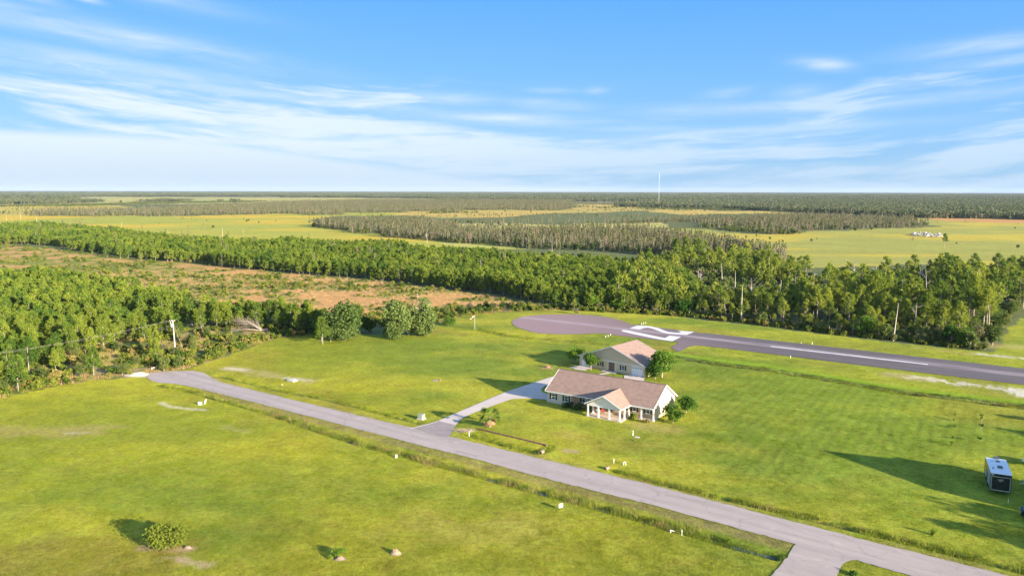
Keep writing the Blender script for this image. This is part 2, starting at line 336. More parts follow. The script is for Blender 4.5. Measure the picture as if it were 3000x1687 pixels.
def ground_color(x, y):
    wx = x + (fbm(x, y, 14, 3, 5) - .5) * 5; wy = y + (fbm(x, y, 14, 3, 9) - .5) * 5
    r = np.hypot(x, y)
    fx = x + (fbm(x, y, 90, 3, 5) - .5) * 60; fy = y + (fbm(x, y, 90, 3, 9) - .5) * 90
    c = np.zeros(x.shape + (3,)); c[:] = (.14, .16, .06)
    far = sst(r, 1500, 5000)[..., None]; fv_ = sst(fbm(x * .3, y, 500, 4, 45), .42, .62)[..., None]; c = c * (1 - far) + (np.array((.065, .085, .05)) * (1 - fv_) + np.array((.22, .20, .09)) * fv_) * far
    nb = fbm(x, y, 9, 4, 21); nl = fbm(x, y, 60, 3, 31)
    def put(mask, col):
        k = mask.astype(float)
        if k.ndim == x.ndim: k = k[..., None]
        c[:] = c * (1 - k) + col * k
    A = np.array
    def two(c1, c2, k): k = k[..., None]; return A(c1) * (1 - k) + A(c2) * k
    big = sst(fbm(x, y, 160, 4, 41), .35, .65); st = sst(fbm(x * .35, y, 60, 4, 43), .35, .65)
    put(inpoly(fx, fy, F3), two((.50, .42, .12), (.36, .36, .12), st))
    put(inpoly(fx, fy, F1), two((.58, .42, .08), (.46, .38, .08), st))
    put(inpoly(fx, fy, F2), two((.60, .42, .05), (.38, .38, .06), big))
    put(inpoly(fx, fy, F4), two((.56, .38, .09), (.42, .34, .09), st))
    put(inpoly(fx, fy, F9) | inpoly(fx, fy, F8), A((.50, .37, .09)))
    put(inpoly(fx, fy, F5), two((.54, .46, .15), (.40, .39, .12), st))
    put(inpoly(fx, fy, F6), A((.48, .45, .12)))
    put(inpoly(fx, fy, F7), two((.35, .34, .075), (.50, .40, .06), sst(st * .6 + big * .4, .4, .8)))
    put(inpoly(fx, fy, F7B), two((.56, .28, .10), (.48, .32, .10), st))
    # the burnt-orange clearing with green scrub patches
    cm = inpoly(wx, wy, CLEAR)
    put(cm, two((.58, .32, .12), (.22, .24, .045), sst(nb * .6 + fbm(x * .5, y, 30, 3, 51) * .4 + .07 * sst(-x, 60, 190), .42, .58)))
    put(inpoly(wx, wy, BRUSH), two((.13, .16, .04), (.36, .27, .12), sst(nb, .45, .62)))
    # lawn
    lm = inpoly(wx, wy, LAWN)
    n1 = fbm(x, y, 34, 4, 61); n2 = fbm(x * .6 + y * .25, y, 11, 4, 62); n3 = fbm(x, y, 3.0, 3, 63)
    n4 = fbm(x, y, 1.0, 2, 64)
    k1 = sst(n1 * .55 + n2 * .45, .36, .64)
    lc = two((.185, .240, .028), (.365, .350, .036), k1)
    k2 = sst(fbm(x, y, 22, 4, 66), .58, .75); lc = lc * (1 - .55 * k2[..., None]) + A((.34, .27, .05)) * .45 * k2[..., None]
    rt = sst(x - .2 * (y - 100), 20, 60)[..., None]; lc = lc * (1 - .35 * rt) + A((.21, .265, .022)) * .45 * rt
    lf = (sst(-x - (y - 120) * .2, -10, 50) * sst(y, 90, 130))[..., None]; lc = lc * (1 - .35 * lf) + A((.37, .34, .022)) * .35 * lf
    near_shade = (1 - sst(r, 62, 128)) * (.20 + .12 * n1); lc = lc * (1 - near_shade[..., None])  # nearer lawn darkened: shade between the blades put into the colour
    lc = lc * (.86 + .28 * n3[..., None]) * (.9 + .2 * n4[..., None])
    # mowing rows on the right lawn and wheel tracks
    rl = inpoly(x, y, P(ov, (1750,920),(2060,960),(2576,1040),(2576,1150),(2120,1135),(2000,1250),(1800,1180),(1760,1050)))
    ph = (x * math.cos(R(-34)) + y * math.sin(R(-34))) / 2.1 + .7 * fbm(x, y, 20, 2, 71)
    lc = lc * (1 - (rl * .12 * (np.sin(ph * 6.283) > .2))[..., None])
    for ln in (P(Z3, (1065,800),(1062,1000),(1075,1200)), P(Z3, (1180,850),(1190,1050),(1210,1240)), P(Z3, (640,820),(640,950),(670,1080),(720,1190)),
               P(Z3, (750,900),(770,1020),(820,1130),(860,1200)), P(ov, (1985,1130),(1968,1150),(1968,1180),(2000,1205),(2050,1225)), P(ov, (1925,1140),(1905,1165),(1905,1200),(1940,1230)),
               P(ov, (1960,1130),(1945,1160),(1955,1200),(1985,1220))):
        lc = lc * (1 - .15 * (1 - sst(pdist(x, y, ln), .25, .55))[..., None])
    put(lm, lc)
    lmf = lm.astype(float)
    def patch(pts, col, k, wid, ns=2.5, lo=.42, hi=.6):
        d = pdist(x, y, pts); q = (1 - sst(d, wid * .2, wid)) * k
        q = q * sst(fbm(x, y, ns, 4, int(abs(pts[0][0] * 10)) + 7) + .18 * (1 - sst(d, 0, wid * .7)), lo, hi); put(q, A(col))
    sand = (.62, .53, .42)
    patch(P(ov, (405,1012),(430,1022),(520,1032)), sand, .6, 1.2, 2, .45, .6)
    patch(P(ov, (570,1072),(620,1085)), (.45,.36,.16), .35, 2.5)
    patch(P(ov, (-60,1080),(60,1086),(160,1085),(260,1082)), (.40, .30, .12), .5, 6, 4)
    patch(P(ov, (170,1088),(230,1086)), sand, .3, 1.2)
    patch(P(ov, (575,925),(620,932),(700,948),(780,958)), (.48, .38, .18), .55, 4.0, 3)
    patch(P(ov, (715,950),(775,955)), sand, .7, 1.6, 2, .4, .55)
    patch(P(ov, (575,926),(615,930)), sand, .6, 2.2, 2)
    patch(P(ov, (500,950),(540,958)), sand, .5, 2)
    patch(P(ZC, (350,1060),(900,1130),(1300,1180),(1700,1235)), (.64, .57, .46), .8, 4.6, 1.3, .46, .60)
    patch(P(ZC, (50,1020),(600,1090)), (.46, .36, .18), .6, 5, 4)
    patch(P(ZC, (1500,1200),(1656,1270)), (.70, .64, .55), .9, 4.0, 1.2, .42, .56)
    patch(P(ZC, (1100,768),(1400,800),(1656,828),(2000,850)), (.64, .57, .46), .8, 2.6, 1.5, .48, .6)
    patch(P(ZC, (350,690),(1000,770)), (.42, .34, .10), .6, 3.5, 4)
    patch(P(ZC, (1350,680),(1640,700)), (.44, .36, .14), .6, 8, 6)
    patch(P(ov, (1620,1070),(1680,1078)), (.42, .31, .12), .5, 5, 4)
    patch(P(Z5, (1550,240),(1780,290)), (.42, .32, .07), .5, 4, 4)
    patch(P(Z5, (1650,430),(1740,440)), (.44, .30, .2), .7, 1.5, 2)
    patch(P(ov, (1000,1320),(1300,1330)), (.33, .29, .06), .5, 8, 6)
    patch(P(ov, (420,1400),(520,1420)), (.48, .36, .24), .6, 1.6, 1.5)
    patch(P(ov, (360,1376),(480,1382)), (.40, .28, .16), .8, 1.3, 1.5, .3, .5)
    patch(P(Z1, (400,590),(500,590)), (.50, .30, .2), .9, 1.3, 1.5, .3, .5)
    patch(P(Z5, (520,215),(640,215)), (.62, .42, .27), .95, 1.6, 1.5, .2, .4)
    patch(P(ov, (335,942),(370,944),(400,938)), (.78, .68, .54), 1.0, 2.6, 2, .1, .3)
    # verge banks and ditch bottoms
    d1 = pdist(x, y, D1); put((1 - sst(d1, .3, 1.0)) * .8, A((.07, .09, .03)))
    rb = pdist(x, y, GP(road_bot[5:])); put((1 - sst(rb, 1.8, 3.4)) * .75 * (~inpoly(x, y, ROAD)) * sst(d1, .6, 1.2), two((.24, .18, .08), (.30, .25, .08), sst(fbm(x, y, 1.6, 3, 81), .4, .6)))
    k = (1 - sst(np.abs(d1 - 2.0), .5, 1.3)) * .4 * sst(rb, 3.5, 4.5); put(k, A((.30, .30, .03)))
    rt2 = pdist(x, y, GP(road_top + road_top2)); put((1 - sst(rt2, .8, 2.2)) * .55 * sst(fbm(x, y, 5, 3, 82), .35, .55), A((.30, .24, .08)))
    for D, w, cc in ((D2, .7, (.16, .20, .03)), (D3, .7, (.08, .14, .025)), (D4, .6, (.12, .13, .04)), (D5, .8, (.13, .13, .05)), (D6, 2.4, (.17, .20, .03))):
        dd = pdist(x, y, D); put((1 - sst(dd, w * .4, w)) * .75, A(cc))
    dd = pdist(x, y, [(a, b - 1.2) for a, b in D2]); put((1 - sst(dd, .1, .45)) * .4, A((.12, .09, .05)))
    dd = pdist(x, y, [(a, b + 4.5) for a, b in D5]); put((1 - sst(dd, 1.0, 2.8)) * .85, A((.25, .36, .02)))
    dd = pdist(x, y, [(a, b + 1.6) for a, b in D5]); put((1 - sst(dd, .6, 1.9)) * .9, A((.10, .14, .035)))
    dd = pdist(x, y, [(a, b - .3) for a, b in D5]); put((1 - sst(dd, .25, .75)) * .95, A((.12, .06, .03)))
    # bright mown strip either side of the runway
    return c
def ground_z(x, y):
    z = -0.05 + (fbm(x, y, 2.2, 3, 91) - .5) * .06 * (1 - sst(np.hypot(x, y), 250, 500))
    for D, w, dp in ((D1, 1.5, .55), (D2, 1.6, .35), (D3, 1.6, .45), (D4, 1.4, .5), (D5, 2.2, .8), (D6, 4.0, .35)):
        z = z - dp * (1 - sst(pdist(x, y, D), .15, w))
    return z

def build_ground():
    az_ = np.radians(np.concatenate([np.arange(-180, -44, 4.0), np.arange(-44, 44, .13), np.arange(44, 181, 4.0)]))
    dep = np.concatenate([np.array([89.9, 80, 70, 60, 50, 42, 36, 31]), np.arange(28, 12, -.09), np.arange(12, 3, -.06), np.arange(3, .55, -.03), np.arange(.55, .09, -.02)])
    rr = H / np.tan(np.radians(dep))
    a, r = np.meshgrid(az_, rr); x = (np.sin(a) * r); y = (np.cos(a) * r)
    na, nr = len(az_), len(rr)
    co = np.zeros((nr, na, 3)); co[..., 0] = x; co[..., 1] = y; co[..., 2] = ground_z(x, y)
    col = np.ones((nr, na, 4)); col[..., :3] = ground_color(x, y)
    idx = np.arange(nr * na).reshape(nr, na)
    q = np.stack([idx[:-1, :-1], idx[1:, :-1], idx[1:, 1:], idx[:-1, 1:]], -1).reshape(-1, 4)[:, ::-1]
    me = bpy.data.meshes.new('ground')
    me.vertices.add(nr * na); me.vertices.foreach_set('co', co.ravel())
    me.loops.add(q.size); me.loops.foreach_set('vertex_index', q.ravel().astype(np.int32))
    me.polygons.add(len(q)); me.polygons.foreach_set('loop_start', np.arange(0, q.size, 4, dtype=np.int32))
    me.update(calc_edges=True); me.polygons.foreach_set('use_smooth', np.ones(len(q), bool))
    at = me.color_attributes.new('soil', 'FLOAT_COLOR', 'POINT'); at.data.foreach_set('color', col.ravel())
    m = bpy.data.materials.new('grass_and_soil'); m.use_nodes = True; t = m.node_tree; X.nt = t
    b = t.nodes['Principled BSDF']; b.inputs['Roughness'].default_value = .95; b.inputs['Specular IOR Level'].default_value = .1
    an = t.nodes.new('ShaderNodeAttribute'); an.attribute_name = 'soil'
    g = t.nodes.new('ShaderNodeNewGeometry'); v = X(g.outputs['Position'])
    n1 = noise(v, 1.3, 6, .72); n2 = noise(v, .22, 5, .6); n3 = noise(v, .02, 5, .65)
    n0 = noise(v, 4.5, 4, .75)
    k = 1.0 + (n1 - .5) * 1.7 + (n0 - .5) * 1.3 + (n2 - .5) * .7 + (n3 - .5) * .5
    mul = t.nodes.new('ShaderNodeMixRGB'); mul.blend_type = 'MULTIPLY'; mul.inputs[0].default_value = 1
    t.links.new(an.outputs['Color'], mul.inputs[1]); t.links.new(k.s, mul.inputs[2])
    hsv = t.nodes.new('ShaderNodeHueSaturation'); t.links.new(mul.outputs[0], hsv.inputs['Color'])
    nh = noise(v, .5, 5, .7); t.links.new((.5 + (nh - .5) * .10).s, hsv.inputs['Hue'])
    t.links.new(hsv.outputs[0], b.inputs['Base Color'])
    bn = t.nodes.new('ShaderNodeBump'); bn.inputs['Strength'].default_value = .8; bn.inputs['Distance'].default_value = .16
    t.links.new(noise(v, 2.6, 6, .75).s, bn.inputs['Height']); t.links.new(bn.outputs[0], b.inputs['Normal'])
    return tag(link('ground', me, m), kind='structure')
build_ground()

# ------------------------------------------------------------------ paved sheets
def tri_sheet(name, poly, z, material, kind='structure', parent=None, thick=None):
    bm = bmesh.new(); vs = [bm.verts.new((p[0], p[1], z)) for p in poly]; f = bm.faces.new(vs)
    if f.normal.z < 0: f.normal_flip()
    bmesh.ops.recalc_face_normals(bm, faces=[f])
    if thick:
        ex = bmesh.ops.extrude_face_region(bm, geom=[f]); bmesh.ops.translate(bm, verts=[v for v in ex['geom'] if isinstance(v, bmesh.types.BMVert)], vec=(0, 0, -thick))
        bmesh.ops.recalc_face_normals(bm, faces=bm.faces)
    bmesh.ops.triangulate(bm, faces=[q for q in bm.faces if len(q.verts) > 4])
    me = bpy.data.meshes.new(name); bm.to_mesh(me); bm.free()
    o = link(name, me, material, parent)
    if me.polygons and max(me.polygons, key=lambda p: p.area).normal.z < 0 and not thick: me.flip_normals()
    if kind: tag(o, kind=kind)
    return o
def smooth_poly(pts, it=1):
    for _ in range(it):
        q = []
        for i in range(len(pts)):
            a, b = pts[i], pts[(i + 1) % len(pts)]
            q += [(a[0] * .75 + b[0] * .25, a[1] * .75 + b[1] * .25), (a[0] * .25 + b[0] * .75, a[1] * .25 + b[1] * .75)]
        pts = q
    return pts
def rough_poly(pts, step=1.0, amp=.08, seed=1):
    q = []; rn = random.Random(seed)
    for i in range(len(pts)):
        a, b = pts[i], pts[(i + 1) % len(pts)]; L = math.hypot(b[0] - a[0], b[1] - a[1]); n = max(1, min(400, int(L / step)))
        for k in range(n):
            t = k / n; j = amp if k else amp * .3
            q.append((a[0] + (b[0] - a[0]) * t + rn.uniform(-j, j), a[1] + (b[1] - a[1]) * t + rn.uniform(-j, j)))
    return q
def asphalt(name, c1, c2, streak=None):
    m = bpy.data.materials.new(name); m.use_nodes = True; t = m.node_tree; X.nt = t; b = t.nodes['Principled BSDF']; b.inputs['Roughness'].default_value = .8
    g = t.nodes.new('ShaderNodeNewGeometry'); v = X(g.outputs['Position']); sp_ = t.nodes.new('ShaderNodeSeparateXYZ'); t.links.new(v.s, sp_.inputs[0])
    px, py = X(sp_.outputs[0]), X(sp_.outputs[1])
    (ax, ay), (bx, by) = streak; L = math.hypot(bx - ax, by - ay); cx, cy = (bx - ax) / L, (by - ay) / L
    u = (px - ax) * cx + (py - ay) * cy; w = (py - ay) * cx - (px - ax) * cy
    lon = noise(xyz(u * .03, w * .55), 1.0, 5, .6); mot = noise(v, .35, 6, .65); fine = noise(v, 9.0, 3, .7)
    kk = X.m('ADD', ss(lon, .35, .7) * .6, (mot - .5) * 1.0, clamp=True)
    mm = t.nodes.new('ShaderNodeMixRGB'); t.links.new(kk.s, mm.inputs[0]); mm.inputs[1].default_value = (*c1, 1); mm.inputs[2].default_value = (*c2, 1)
    return m, t, b, u, w, mm, fine, px
m, t, b, u, w, mm, fine, px = asphalt('road_asphalt', (.395, .325, .295), (.51, .42, .38), (G(829, 1180), G(2600, 1640)))
mul = t.nodes.new('ShaderNodeMixRGB'); mul.blend_type = 'MULTIPLY'; mul.inputs[0].default_value = 1; vo = t.nodes.new('ShaderNodeTexVoronoi'); vo.feature = 'DISTANCE_TO_EDGE'; vo.inputs['Scale'].default_value = .16
vw = t.nodes.new('ShaderNodeNewGeometry'); vn_ = noise(X(vw.outputs['Position']), .6, 4, .6); vm = t.nodes.new('ShaderNodeVectorMath'); vm.operation = 'ADD'
t.links.new(vw.outputs['Position'], vm.inputs[0]); t.links.new(xyz(vn_ * 3.0, vn_ * -3.0).s, vm.inputs[1]); t.links.new(vm.outputs[0], vo.inputs['Vector'])
crack = ss(X(vo.outputs['Distance']), .004, .016); blot = ss(noise(X(vw.outputs['Position']), .28, 3, .5), .64, .72)
trk = X.m('ABSOLUTE', X.m('SINE', w * 1.05)) 
t.links.new(mm.outputs[0], mul.inputs[1]); t.links.new((((fine - .5) * .5 + 1.0) * (crack * .16 + .84) * (blot * .14 + 1.0) * (trk * .07 + .95)).s, mul.inputs[2]); t.links.new(mul.outputs[0], b.inputs['Base Color'])
M_ROAD = m
tri_sheet('road', rough_poly(ROAD, .8, .13), .03, M_ROAD)

rw_top = P(Z2, (1085,232),(1092,215),(1130,193),(1190,175),(1280,161),(1450,150),(1700,147),(1900,155),(2050,171),(2160,190),(2250,213)) + GP([(1826,941),(1838,946),(1852,950.5),(1875,952.5),(1950,962),(2035,973),(2100,979),(2294,1000.5),(2600,1034.5),(3000,1079.5),(3700,1158)])
rw_bot = P(Z2, (1085,240),(1110,265),(1150,287),(1200,305),(1300,335),(1390,348),(1500,355),(1650,358),(1800,357),(1950,351),(2030,350),(2100,355),(2200,370)) + P(Z1, (1300,180),(1500,203),(1700,225),(2000,253),(2050,262),(2070,275),(2058,290),(1975,330),(2085,385),(2150,350),(2210,322),(2300,307),(2400,312),(2557,330)) + GP([(2294,1041),(2600,1079),(3000,1127),(3700,1211)])
CL0, CL1 = G(2258, 1014.5), G(2719, 1067.5)
m, t, b, u, w, mm, fine, px = asphalt('runway_asphalt', (.110, .092, .092), (.18, .145, .14), (CL0, CL1))
lf_ = ss(px, 80.0, 10.0)
m2 = t.nodes.new('ShaderNodeMixRGB'); t.links.new(lf_.s, m2.inputs[0]); t.links.new(mm.outputs[0], m2.inputs[1]); m2.inputs[2].default_value = (.31, .205, .20, 1)
wl_ = noise(xyz(u * .02, 3.3), 1.0, 3, .5)
band = 1.0 - ss(X.m('ABSOLUTE', w - 1.0 + (wl_ - .5) * 3.0), 0.0, 3.6)
m3 = t.nodes.new('ShaderNodeMixRGB'); t.links.new((band * ss(noise(xyz(u * .05, w * .5), 1, 4, .6), .3, .7) * .9).s, m3.inputs[0]); t.links.new(m2.outputs[0], m3.inputs[1]); m3.inputs[2].default_value = (.46, .37, .39, 1)
mul = t.nodes.new('ShaderNodeMixRGB'); mul.blend_type = 'MULTIPLY'; mul.inputs[0].default_value = 1; t.links.new(m3.outputs[0], mul.inputs[1]); t.links.new(((fine - .5) * .3 + 1.0).s, mul.inputs[2]); t.links.new(mul.outputs[0], b.inputs['Base Color'])
M_RW = m
tri_sheet('runway', rough_poly(rw_top + rw_bot[::-1], 1.5, .1, 2), .03, M_RW)
M_PAINT = mat('runway_paint', (.80, .78, .77), .6, .06, 1.2, dirt=(.45, .40, .40, .6))
two_ = P(Z1, (1467,93),(1560,60),(1725,66),(1830,90),(1900,120),(1950,138),(2020,145),(2085,148),(2112,138),(2066,121),(2275,137),(2180,175),(2100,168),(1960,160),(1880,145),(1810,118),(1740,94),(1690,84),(1655,87),(1590,107))
one_ = P(Z1, (1357,127),(1388,114),(1430,118),(1600,150),(1780,188),(1910,215),(1965,184),(2113,200),(2000,254),(1860,234),(1700,203),(1520,165))
def marking(name, poly):
    return tag(tri_sheet(name, poly, .045, M_PAINT, 'structure'), kind='structure')
marking('runway_marking', two_); marking('runway_marking', one_)
dxc, dyc = CL1[0] - CL0[0], CL1[1] - CL0[1]; L_ = math.hypot(dxc, dyc); nx_, ny_ = -dyc / L_ * .45, dxc / L_ * .45
marking('runway_marking', [(CL0[0] - nx_, CL0[1] - ny_), (CL1[0] - nx_, CL1[1] - ny_), (CL1[0] + nx_, CL1[1] + ny_), (CL0[0] + nx_, CL0[1] + ny_)])

# ------------------------------------------------------------------ houses: local frames
HO = G(1500 + 413 / 4.2617, 940 + 865 / 4.2617, 2.6); HA = R(-34.3)
KO = G(1500 + 820 / 4.2617, 940 + 430 / 4.2617, 2.6); KA = R(-41)
def loc2w(o, a, x, y): return (o[0] + math.cos(a) * x - math.sin(a) * y, o[1] + math.sin(a) * x + math.cos(a) * y)
hp = lambda x, y: loc2w(HO, HA, x, y)
kp = lambda x, y: loc2w(KO, KA, x, y)

# driveway
drive = P(Z2, (300,1277),(430,1222),(560,1165),(780,1072),(1010,975),(1200,910),(1350,862),(1450,828),(1530,806)) + [hp(3, 13.2), hp(6, 13.6), hp(22, 13.6), hp(22, 12.3), hp(-.4, 12.3), hp(-1.6, 10.6)] + P(Z2, (1440,905),(1398,940),(1405,970),(1440,985)) + [hp(.3, 5.0), hp(.3, .6)] + P(Z2, (1440,1050),(1260,1038),(1090,1045),(900,1110),(650,1205),(560,1250),(520,1290),(490,1322))
tri_sheet('driveway', rough_poly(drive, 2, .03, 3), .036, M_CONC)
apron = P(Z2, (20,1350),(110,1330),(210,1306),(300,1277),(490,1322),(450,1400),(405,1452),(300,1440))
tri_sheet('driveway_apron', apron, .034, mat('old_asphalt', (.30, .25, .24), .9, .12, .8, dirt=(.40, .33, .3, .5)))
e1 = P(Z2, (0,1358),(110,1330),(210,1306),(300,1277),(302,1284),(215,1313),(115,1338),(10,1364))
tri_sheet('driveway_edge', e1, .042, M_CONC)
for nm, q in (('garage_pad', [kp(.8, .35), kp(4.6, .35), kp(5.0, -3.6), kp(2.5, -4.2), kp(-.3, -3.0)]), ('door_path', [kp(8.4, .3), kp(12.4, .3), kp(12.6, -1.4), kp(11.4, -1.6), kp(10.6, -5.2), kp(9.6, -5.2), kp(10.2, -1.6), kp(8.0, -1.4)]),
              ('garage_pad', [kp(15.7, .4), kp(19.9, .4), kp(20.6, -1.0), kp(22.5, -4.5), kp(18.5, -6.5), kp(15.2, -1.6)])):
    tri_sheet('path' if nm == 'door_path' else nm, q, .032, M_CONC)

# ------------------------------------------------------------------ building parts
def window(parent, x, y, z, w=.95, h=1.2, rz=0.0, shut=(1, 1), frame=M_WHITE, shm=None, lw=.42):
    f = MB(); t = .09
    f.box(-w / 2, w / 2, -.05, .0, 0, t).box(-w / 2, w / 2, -.05, 0, h - t, h).box(-w / 2, -w / 2 + t, -.05, 0, t, h - t).box(w / 2 - t, w / 2, -.05, 0, t, h - t)
    f.box(-w / 2 + t, w / 2 - t, -.045, -.005, h / 2 - .04, h / 2 + .04).box(-w / 2 - .05, w / 2 + .05, -.10, .0, -.07, -.002)
    o = f.build('window', frame, parent); o.location = (x, y, z); o.rotation_euler = (0, 0, rz)
    MB().box(-w / 2 + t, w / 2 - t, -.02, -.004, t, h - t).build('pane', M_GLASS, o)
    for s_, on in ((-1, shut[0]), (1, shut[1])):
        if on:
            xs = s_ * (w / 2 + .04 + lw / 2); sb = MB().box(xs - lw / 2, xs + lw / 2, -.05, -.003, -.02, h + .02)
            for k in range(9): sb.box(xs - lw / 2 + .05, xs + lw / 2 - .05, -.065, -.05, .06 + k * h / 9.6, .06 + k * h / 9.6 + .05)
            sb.build('shutter', shm or M_SHUT, o)
    return o
def gable_roof(x0, x1, y0, y1, ze, zr, along='x', th=.16):
    """two sloping slabs; ridge along x or y"""
    m_ = MB()
    if along == 'x':
        ym = (y0 + y1) / 2
        for a, b in ((y0, ym), (y1, ym)): m_.prism([(x0, a, ze), (x0, b, zr), (x0, b, zr - th), (x0, a, ze - th)], (x1 - x0, 0, 0))
    else:
        xm = (x0 + x1) / 2
        for a, b in ((x0, xm), (x1, xm)): m_.prism([(a, y0, ze), (b, y0, zr), (b, y0, zr - th), (a, y0, ze - th)], (0, y1 - y0, 0))
    return m_
# ---- the ranch house
hs_ = empty('ranch_house', (HO[0], HO[1], 0), HA, 'long low house with brown shingle roof and white columned front porch', 'house')
fp = [(.4, .4), (6.2, .4), (6.2, 2.0), (24.65, 2.0), (24.65, 11.6), (.4, 11.6)]
MB().prism([(a, b, -.15) for a, b in fp], (0, 0, 2.63)).build('wall', M_SIDING, hs_)
MB().box(.37, 24.68, 11.3, 11.63, -.1, .25).box(.37, 6.23, .37, .4, -.1, .25).build('foundation', M_CONC, hs_)
MB().box(6.25, 24.62, 1.97, 1.997, .12, 2.46).build('porch_wall', M_TANW, hs_)
YR, ZR = 6.0, 6.17
rf = gable_roof(0, 25.05, 0, 12.0, 2.62, ZR + .02)
roof = rf.build('roof', M_ROOF, hs_)
MB().box(-.02, 25.07, YR - .12, YR + .12, ZR - .02, ZR + .06).build('ridge_cap', mat('ridge_shingle', (.16, .12, .11), .9, .1), roof)
MB().prism([(.4, .3, 2.47), (.4, 11.7, 2.47), (.4, YR, ZR - .16)], (.14, 0, 0)).prism([(24.5, .3, 2.47), (24.5, 11.7, 2.47), (24.5, YR, ZR - .16)], (.16, 0, 0)).each('gable_wall', mat('white_siding', (.78, .74, .66), .6, .04, 1.0), hs_)
tr = MB()
tr.box(-.03, 11.75, -.06, -.004, 2.40, 2.60).box(20.05, 25.08, -.06, -.004, 2.40, 2.60).box(-.03, 25.08, 12.004, 12.06, 2.40, 2.60)
for xa in (-.055, 25.055):
    for ya in (-.02, 12.02):
        tr.prism([(xa, ya, 2.40), (xa, ya, 2.66), (xa, YR, ZR + .06), (xa, YR, ZR - .20)], (.05 if xa < 0 else .05, 0, 0))
tr.box(0, 24.9, .0, .38, 2.42, 2.455).box(6.3, 24.9, .38, 1.96, 2.42, 2.455)
tr.build('roof_trim', M_WHITE, hs_)
# porch
PX0, PX1, PXM, PY = 11.8, 20.05, 15.93, -4.05
pm_ = MB()
pr = lambda a, b: pm_.prism([a, b, (b[0], b[1], b[2] - .14), (a[0], a[1], a[2] - .14)], (0, 0, 0))
zpk = 4.72; ybk = (zpk - 2.6) / ((ZR - 2.6) / 6)
def slab(mb, q, th):
    lo = [(p[0], p[1], p[2] - th) for p in q]; n = len(q)
    mb.add(list(q) + lo, [tuple(range(n)), tuple(range(n, 2 * n))[::-1]] + [(i, n + i, n + (i + 1) % n, (i + 1) % n) for i in range(n)])
pm_ = MB()
slab(pm_, [(PX0, PY, 2.62), (PXM, PY, zpk), (PXM, ybk, zpk), (PX0, .02, 2.62)], .14)
slab(pm_, [(PX1, PY, 2.62), (PX1, .02, 2.62), (PXM, ybk, zpk), (PXM, PY, zpk)], .14)
proof = pm_.build('porch_roof', M_ROOF, hs_)
MB().prism([(PX0 + .5, PY + .35, 2.47), (PX1 - .5, PY + .35, 2.47), (PXM, PY + .35, zpk - .24)], (0, .12, 0)).build('porch_gable', mat('white_clapboard', (.84, .76, .72), .6, .05, 1.5), hs_)
pt = MB()
for a in (PX0 - .01, PX1 + .01): pt.prism([(a, PY - .05, 2.42), (a, PY - .05, 2.66), (PXM, PY - .05, zpk + .04), (PXM, PY - .05, zpk - .20)], (0, .046, 0))
pt.box(PX0 - .05, PX0 - .002, PY, -.07, 2.42, 2.60).box(PX1 + .002, PX1 + .05, PY, -.07, 2.42, 2.60)
pt.box(PX0 + .45, PX1 - .45, PY + .30, PY + .50, 2.22, 2.465).box(PX0 + .45, PX0 + .65, PY + .5, .2, 2.22, 2.465).box(PX1 - .65, PX1 - .45, PY + .5, .2, 2.22, 2.465).box(PX0 + .1, PX1 - .1, PY + .55, 0.0, 2.467, 2.475)
pt.box(19.6, 24.98, .3, .5, 2.22, 2.42)
pt.build('porch_trim', M_WHITE, hs_)
MB().box(12.1, 19.9, -3.95, 1.96, -.1, .10).box(19.9, 24.95, .15, 1.96, -.1, .10).box(6.3, 12.1, .9, 1.96, -.1, .10).build('porch_floor', M_CONCP, hs_)
def column(x, y):
    c_ = MB(); c_.box(-.17, .17, -.17, .17, .10, .32).box(-.16, .16, -.16, .16, 2.05, 2.22).box(-.125, .125, -.125, .125, .32, 2.05)
    o = c_.build('porch_column', M_WHITE, hs_); o.location = (x, y, 0); return o
for x, y in ((12.45, -3.68), (14.8, -3.68), (17.2, -3.68), (19.5, -3.68), (12.45, -1.5), (19.5, -1.6), (12.45, .4), (19.5, .4), (22.2, .4), (24.8, .4)): column(x, y)
window(hs_, 1.85, .4, .85); window(hs_, 5.05, .4, .85, .95, 1.2)
window(hs_, 8.35, 1.97, .85, .85, 1.2, 0, (1, 0)); window(hs_, 9.7, 1.97, .85, .95, 1.2, 0, (0, 1)); window(hs_, 17.6, 1.97, .9, .9, 1.1)
window(hs_, 20.0, 1.97, .85, .8, 1.2); window(hs_, 22.95, 1.97, .85, .9, 1.2)
window(hs_, 24.65, 9.2, 1.0, .8, 1.2, R(90), shm=mat('side_shutter', (.25, .16, .12), .6, .1))
window(hs_, 12.9, 1.97, .9, .9, 1.2, 0, (0, 0))
d_ = MB().box(14.2, 15.1, 1.90, 1.966, .12, 2.15).build('door', mat('door_brown', (.25, .13, .08), .5, .1), hs_)
MB().tube([(14.98, 1.86, 1.1), (14.98, 1.90, 1.1)], .03, 6).build('handle', mat('brass', (.5, .35, .15), .3, metal=1), d_)
ch = MB(); ch.box(-.3, .3, -.3, .3, .38, .43).box(-.3, .3, .26, .31, .43, 1.0)
for a in (-.27, .27):
    for b_ in (-.27, .27): ch.box(a - .03, a + .03, b_ - .03, b_ + .03, 0, .38)
    ch.box(a - .04, a + .04, -.3, .26, .60, .64)
pc = hp(14.3, -.9); o = ch.build('porch_chair', mat('red_chair', (.45, .08, .05), .5, .1)); o.location = (pc[0], pc[1], .10); o.rotation_euler = (0, 0, HA + .5)
tag(o, 'small red armchair standing on the covered front porch', 'chair')
tbm = MB().tube([(0, 0, .68), (0, 0, .72)], .45, 14); tbm.tube([(0, 0, 0), (0, 0, .68)], [.2, .05], 8)
pc = hp(13.2, -.2); o = tbm.build('porch_table', mat('dark_table', (.05, .04, .04), .5, .1)); o.location = (pc[0], pc[1], .10); tag(o, 'small dark round table on the covered front porch', 'table')

